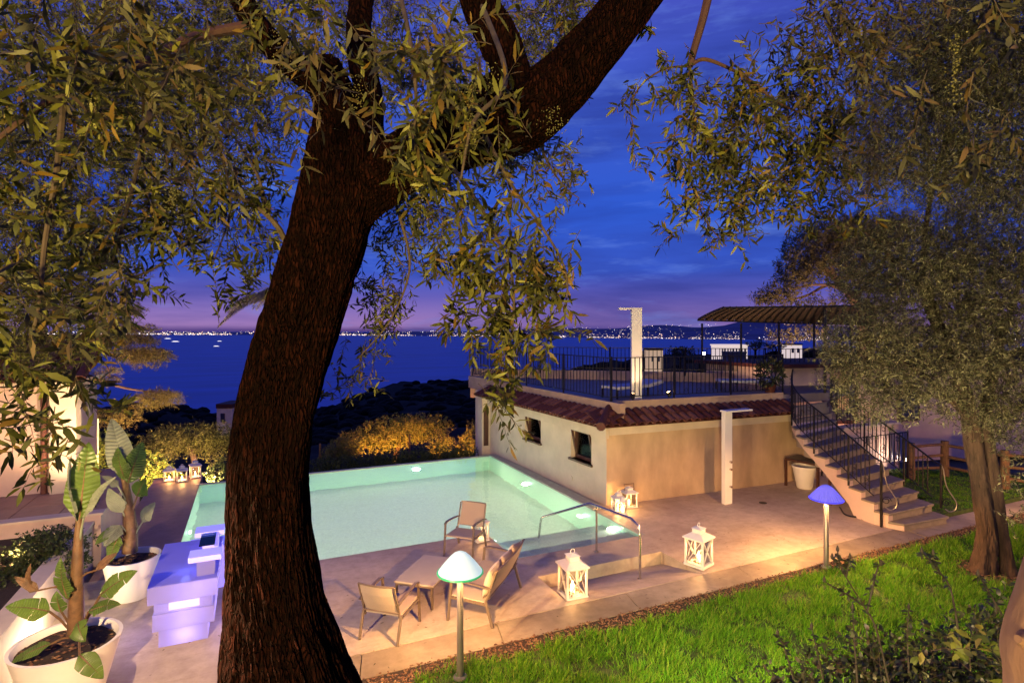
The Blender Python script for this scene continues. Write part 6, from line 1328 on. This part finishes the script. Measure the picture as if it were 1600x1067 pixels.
grass('back_grass', 'short grass on the lawn behind the stairs', 45000, (14.25, 20), (7.7, 10.8), .05, lambda x, y, d: (y < 10.9-.6*(x-17.6).clip(0)) & ~((x < 15.2) & (y > 8.5)))
V = []; T = []
for k in range(700):
    a = random.random()*2*PI; q = .15+.75*random.random(); s = random.uniform(.01, .03)
    V.append(octv*np.array([s*1.6, s, s*.35])+np.array([11.75+q*math.cos(a), 5.5+q*.7*math.sin(a), -.005+.01*random.random()])); T.append(octf+6*k)
tag(link_mesh('leaf_litter', tri_mesh('leaf_litter', np.concatenate(V), np.concatenate(T)), 'gravel'), 'dry leaf litter round the foot of the right olive tree', kind='stuff')

# fallen olive leaves on the paving and grass
n = 420; x = rng.uniform(-1.2, 13.5, n); y = rng.uniform(5.2, 9.3, n); ok = ~((x > 4.3) & (x < 7.3) & (y > 7.45)); x, y = x[ok], y[ok]; n = len(x)
z = np.where(y < 6.7, .05, .004); th_ = rng.uniform(0, 2*PI, n)
tag(link_mesh('fallen_leaves', leaf_mesh('fallen_leaves', np.stack([x, y, z], 1), np.stack([np.cos(th_), np.sin(th_), .05*np.ones(n)], 1), np.tile([0, 0, 1.], (n, 1))+rng.normal(0, .15, (n, 3)), rng.uniform(.035, .06, n), rng.uniform(.009, .014, n)), 'olive_leaf_dark'), 'scattered fallen olive leaves on the paving', kind='stuff')

# ---- hedge shrubs and rose stems close to the viewer, lower right
def nearbush(label, blobs, m, loc, L=.042):
    t = thing('shrub', label, 'shrub', loc, group='dark shrubs on the bank')
    foliage('foliage', blobs, L, m, t, True, (0, 0, .7), .2, .26, 7, wr=.42, scatter=.8); return t
nearbush('dark glossy shrub filling the lower right corner', [(*(3.656, 1.84, 2.28, 0.288, 0.198, 0.4), 1.9), (*(3.973, 1.805, 2.461, 0.111, 0.167, 0.3), 1.4), (*(3.395, 1.961, 2.208, 0.288, 0.162, 0.4), 1.8)], 'dark_leaf', (3.624, 1.856, 2.028))
nearbush('dark low shrub at the bottom edge left of the glossy shrub', [(*(3.063, 2.223, 2.079, 0.297, 0.133, 0.4), 1.9), (*(3.399, 2.179, 2.114, 0.229, 0.13, 0.4), 1.6), (*(2.827, 2.332, 2.053, 0.185, 0.082, 0.3), 1.4)], 'dark_leaf', (3.063, 2.223, 1.96))
nearbush('green tipped shrub close to the pale trunk', [(*(2.791, 1.358, 2.814, 0.108, 0.108, 0.2), .45), (*(3.002, 1.591, 2.701, 0.091, 0.061, 0.2), .35), (*(2.626, 1.214, 2.855, 0.099, 0.074, 0.2), .5)], 'shrub', (2.908, 1.414, 2.503), .06)
ro = thing('rose_bush', 'leggy rose bush with buds silhouetted against the bright lawn', 'rose bush', (2.999, 1.923, 2.198))
canes = [[(3.067, 1.892, 2.299), (2.999, 1.923, 2.619), (2.944, 1.948, 2.737), (2.877, 1.979, 2.855), (2.822, 2.004, 2.956), (2.785, 2.021, 3.0)], [(2.953, 1.944, 2.72), (2.981, 1.931, 2.855), (3.005, 1.92, 2.956), (3.021, 1.913, 2.966)], [(2.932, 1.954, 2.754), (2.84, 1.996, 2.821), (2.748, 2.038, 2.879)],
         [(3.284, 1.682, 2.623), (3.24, 1.702, 2.884), (3.18, 1.729, 2.981), (3.136, 1.75, 3.04), (3.106, 1.763, 3.073)], [(3.174, 1.732, 2.988), (3.16, 1.739, 3.06)], [(2.742, 2.041, 2.366), (2.708, 2.056, 2.535), (2.687, 2.066, 2.636)], [(2.601, 2.106, 2.366), (2.555, 2.127, 2.535), (2.524, 2.141, 2.602)],
         [(2.907, 1.965, 2.333), (2.892, 1.972, 2.569), (2.883, 1.976, 2.737)], [(3.357, 1.538, 2.803), (3.285, 1.571, 2.945), (3.251, 1.587, 2.998)], [(3.152, 1.852, 2.4), (3.146, 1.855, 2.602), (3.152, 1.852, 2.737)], [(2.84, 1.996, 2.939), (2.815, 2.007, 3.0), (2.812, 2.009, 3.04)], [(2.852, 1.99, 2.906), (2.864, 1.985, 2.973), (2.871, 1.982, 3.0)]]
V = []; bud = MB()
P, Dd = [], []
for c in canes:
    branch(c, .0055, .0022, 'rose_stem', 'cane', ro)
    tip = Vector(c[-1]); up2 = (tip-Vector(c[-2])).normalized()
    MB().lathe([(.001, -.006), (.007, .0), (.008, .010), (.004, .022), (.001, .03)], 8, tip).build('bud', 'rose_stem', ro, smooth=True)
    s3, _ = smooth_path(c, [0]*len(c), 14)
    for i in range(2, 14):
        if random.random() < .72:
            for q in range(3):
                P.append(s3[i]+Vector(rng.normal(0, .004, 3))); Dd.append(Vector(rng.normal(0, 1, 3))+VR*random.choice((-1, 1))*1.2+Vector((0, 0, -.1)))
P = np.array(P); k = len(P); lm2 = leaf_mesh('leaves', P, np.array(Dd), np.tile([0, 0, 1.], (k, 1))+rng.normal(0, .4, (k, 3)), .034*(.6+.7*rng.random(k)), .016*np.ones(k), True, wloc(ro)); link_mesh('leaves', lm2, 'dark_leaf', ro)['kind'] = 'stuff'
# pale trunk at the right border
pt_ = thing('young_tree', 'smooth pale trunk cut by the right border of the view', 'tree', (1.625, 0.629, 3.267))
bark([(1.625, 0.629, 3.169), (1.609, 0.636, 3.426), (1.597, 0.641, 3.506), (1.615, 0.633, 3.619), (1.635, 0.624, 3.731), (1.653, 0.616, 3.857), (1.676, 0.605, 4.026), (1.701, 0.593, 4.363), (1.727, 0.582, 4.925)], [.098, .094, .090, .078, .070, .068, .062, .055, .04], 120, 48, .015, .10, 6.6, 3.).build('trunk', 'pale_bark', pt_, smooth=True)
bark([(1.609, 0.636, 3.506), (1.517, 0.645, 3.537), (1.481, 0.65, 3.546)], [.045, .024, .008], 20, 20, .02, .1, 2., 3.).build('knot', 'pale_bark', pt_, smooth=True)

# ================================================================== STAND-IN LAMPS for unidentified sources, most of them added to brighten parts
mushroom('garden lamp with white shade on the lawn behind the right olive tree', (16.6, 5.3, -.03), 'lamp_mint', 'lamp_rim_green', 520, WARM)
mushroom('added garden lamp with white shade on the bank left of the big olive', (-2.2, 3.4, bank_z(-2.2, 3.4)), 'lamp_mint', 'lamp_rim_green', 2300, (1, .66, .34))  # added out of view to warm the left deck and leaves
def spot(label, loc, aim, power, col, ang=90):  # spotlight fixture put in where the real source is unknown
    t = thing('stand_in_spotlight', label, 'spotlight', loc, group='stand-in spotlights for unknown sources')
    d = (Vector(aim)-Vector(loc)).normalized(); b = Vector(loc)
    MB().tube([b, b+Vector((0, 0, .12))], .012, 6).build('spike', 'iron', t); h = b+Vector((0, 0, .14))
    MB().tube([h-d*.06, h+d*.06], .05, 14).build('head', 'iron', t, smooth=True); MB().tube([h+d*.061, h+d*.064], .042, 14).build('lens', 'flame', t)
    lamp('stand_in_light', h+d*.10, power, col, .05, None, 'SPOT', aim, ang, .6)
spot('stand-in spotlight under the small olive beyond the pool', (4.531, 21.251, -1.422), (5.694, 23.578, 0.028), 1900, (1, .38, .08), 120)  # stands in for the hidden orange lamp behind the hedge
spot('stand-in spotlight at the far end of the hedge', (6.821, 19.537, -0.985), (7.549, 21.624, -0.258), 1500, (1, .38, .08), 110)  # stand-in for more of the same hidden orange light
spot('stand-in spotlight among the bushes left of the walkway', (-2.638, 18.384, -0.603), (-3.698, 22.614, 0.485), 3200, (1, .70, .24), 130)  # stands in for the unseen lamp on the yellow-lit bushes
spot('stand-in spotlight aimed up at the cedar and the corner pillar', (-2.75, 12.95, .90), (-3.4, 14.4, 2.2), 300, (1, .60, .34), 75)  # stands in for the unseen lamp below the conifer
spot('added spotlight aimed at the golden cedar sprays', (-2.62, 12.92, .90), (-2.295, 15.145, 3.567), 420, (1, .66, .30), 80)  # extra light added for the sprays alone
spot('added spotlight in the planting bed washing the pink retaining wall', (-3.3, 10.9, .62), (-3.0, 12.6, .75), 130, (1, .60, .30), 150)  # put in to warm the retaining wall
spot('added spotlight on the upper terrace before the house wall', (-5.6, 13.0, .90), (-5.4, 14.6, 2.0), 25, (1, .56, .34), 150)  # added to light the left house wall
spot('added spotlight on the bank grazing the lawn', (4.0, 3.4, bank_z(4.0, 3.4)+.25), (7.4, 6.0, 0), 760, (1, .74, .34), 120)  # added to brighten the grass; no such fixture known
spot('stand-in spotlight under the broad pine', (25.339, 18.065, 1.652), (31.561, 22.908, 7.867), 3000, (1, .66, .42), 100)  # stands in for the unseen light below the pine
spot('stand-in spotlight behind the silvery olive', (-1.17, 21.341, -1.3), (-1.897, 23.437, 0.192), 1800, (1, .60, .28), 110)  # put in to light the silvery crown; source unknown
spot('stand-in spotlight behind the wooden fence', (18.7, 11.0, .0), (17.6, 11.8, .4), 60, (1, .74, .56), 140)  # stands in for the unseen lamp on the wall
spot('stand-in spotlight washing the upper house wall', (17.2, 12.15, -.02), (17.4, 12.75, 1.8), 120, (1, .56, .34), 130)  # put in to light the house wall; source unknown
spot('small added spotlight on the roof terrace aimed at the shower column', (8.75, 11.75, 2.40), (9.25, 12.25, 4.3), 40, (1, .62, .34), 110)  # added so the shower column is lit warm
spot('added spotlight under the terrace canopy', (14.2, 13.6, 2.40), (15.5, 13.8, 4.6), 30, (1, .60, .36), 140)  # put in to lift the underside of the canopy
spot('added spotlight on the bank aimed at the right olive crown', (7.0, 3.5, bank_z(7.0, 3.5)), (11.5, 5.6, 5.2), 1500, (1, .76, .42), 80)  # added to light the crown from the front
spot('added spotlight at the foot of the palm', (0.554, 17.136, -0.132), (0.683, 18.398, 4.888), 420, (1, .68, .34), 80)  # put in to show the fronds beside the trunk
spot('added spotlight by the front parapet aimed up at the shower column', (9.9, 11.75, 2.40), (9.3, 12.2, 4.5), 60, (1, .64, .38), 70)  # second added light, for the top of the column
# unseen lantern added behind the viewer to light the olive foliage
wlp = thing('fill_lantern', 'added low post lantern on the bank behind the viewer', 'lantern', (-3.4, -5.6, 3.25))
MB().lathe([(.10, 0), (.12, .02), (.12, .28), (.15, .30), (.02, .42)], 12, (-3.4, -5.6, 3.25)).build('body', 'glass', wlp, smooth=True)
MB().lathe([(.001, .08), (.04, .12), (.04, .2), (.001, .24)], 12, (-3.4, -5.6, 3.25)).build('bulb', 'flame', wlp, smooth=True)
MB().tube([(-3.4, -5.6, 2.10), (-3.4, -5.6, 3.25)], .03, 10).build('post', 'iron', wlp, smooth=True)
lamp('fill_light', (-3.4, -5.6, 2.95), 7800, (1, .72, .24), .4)
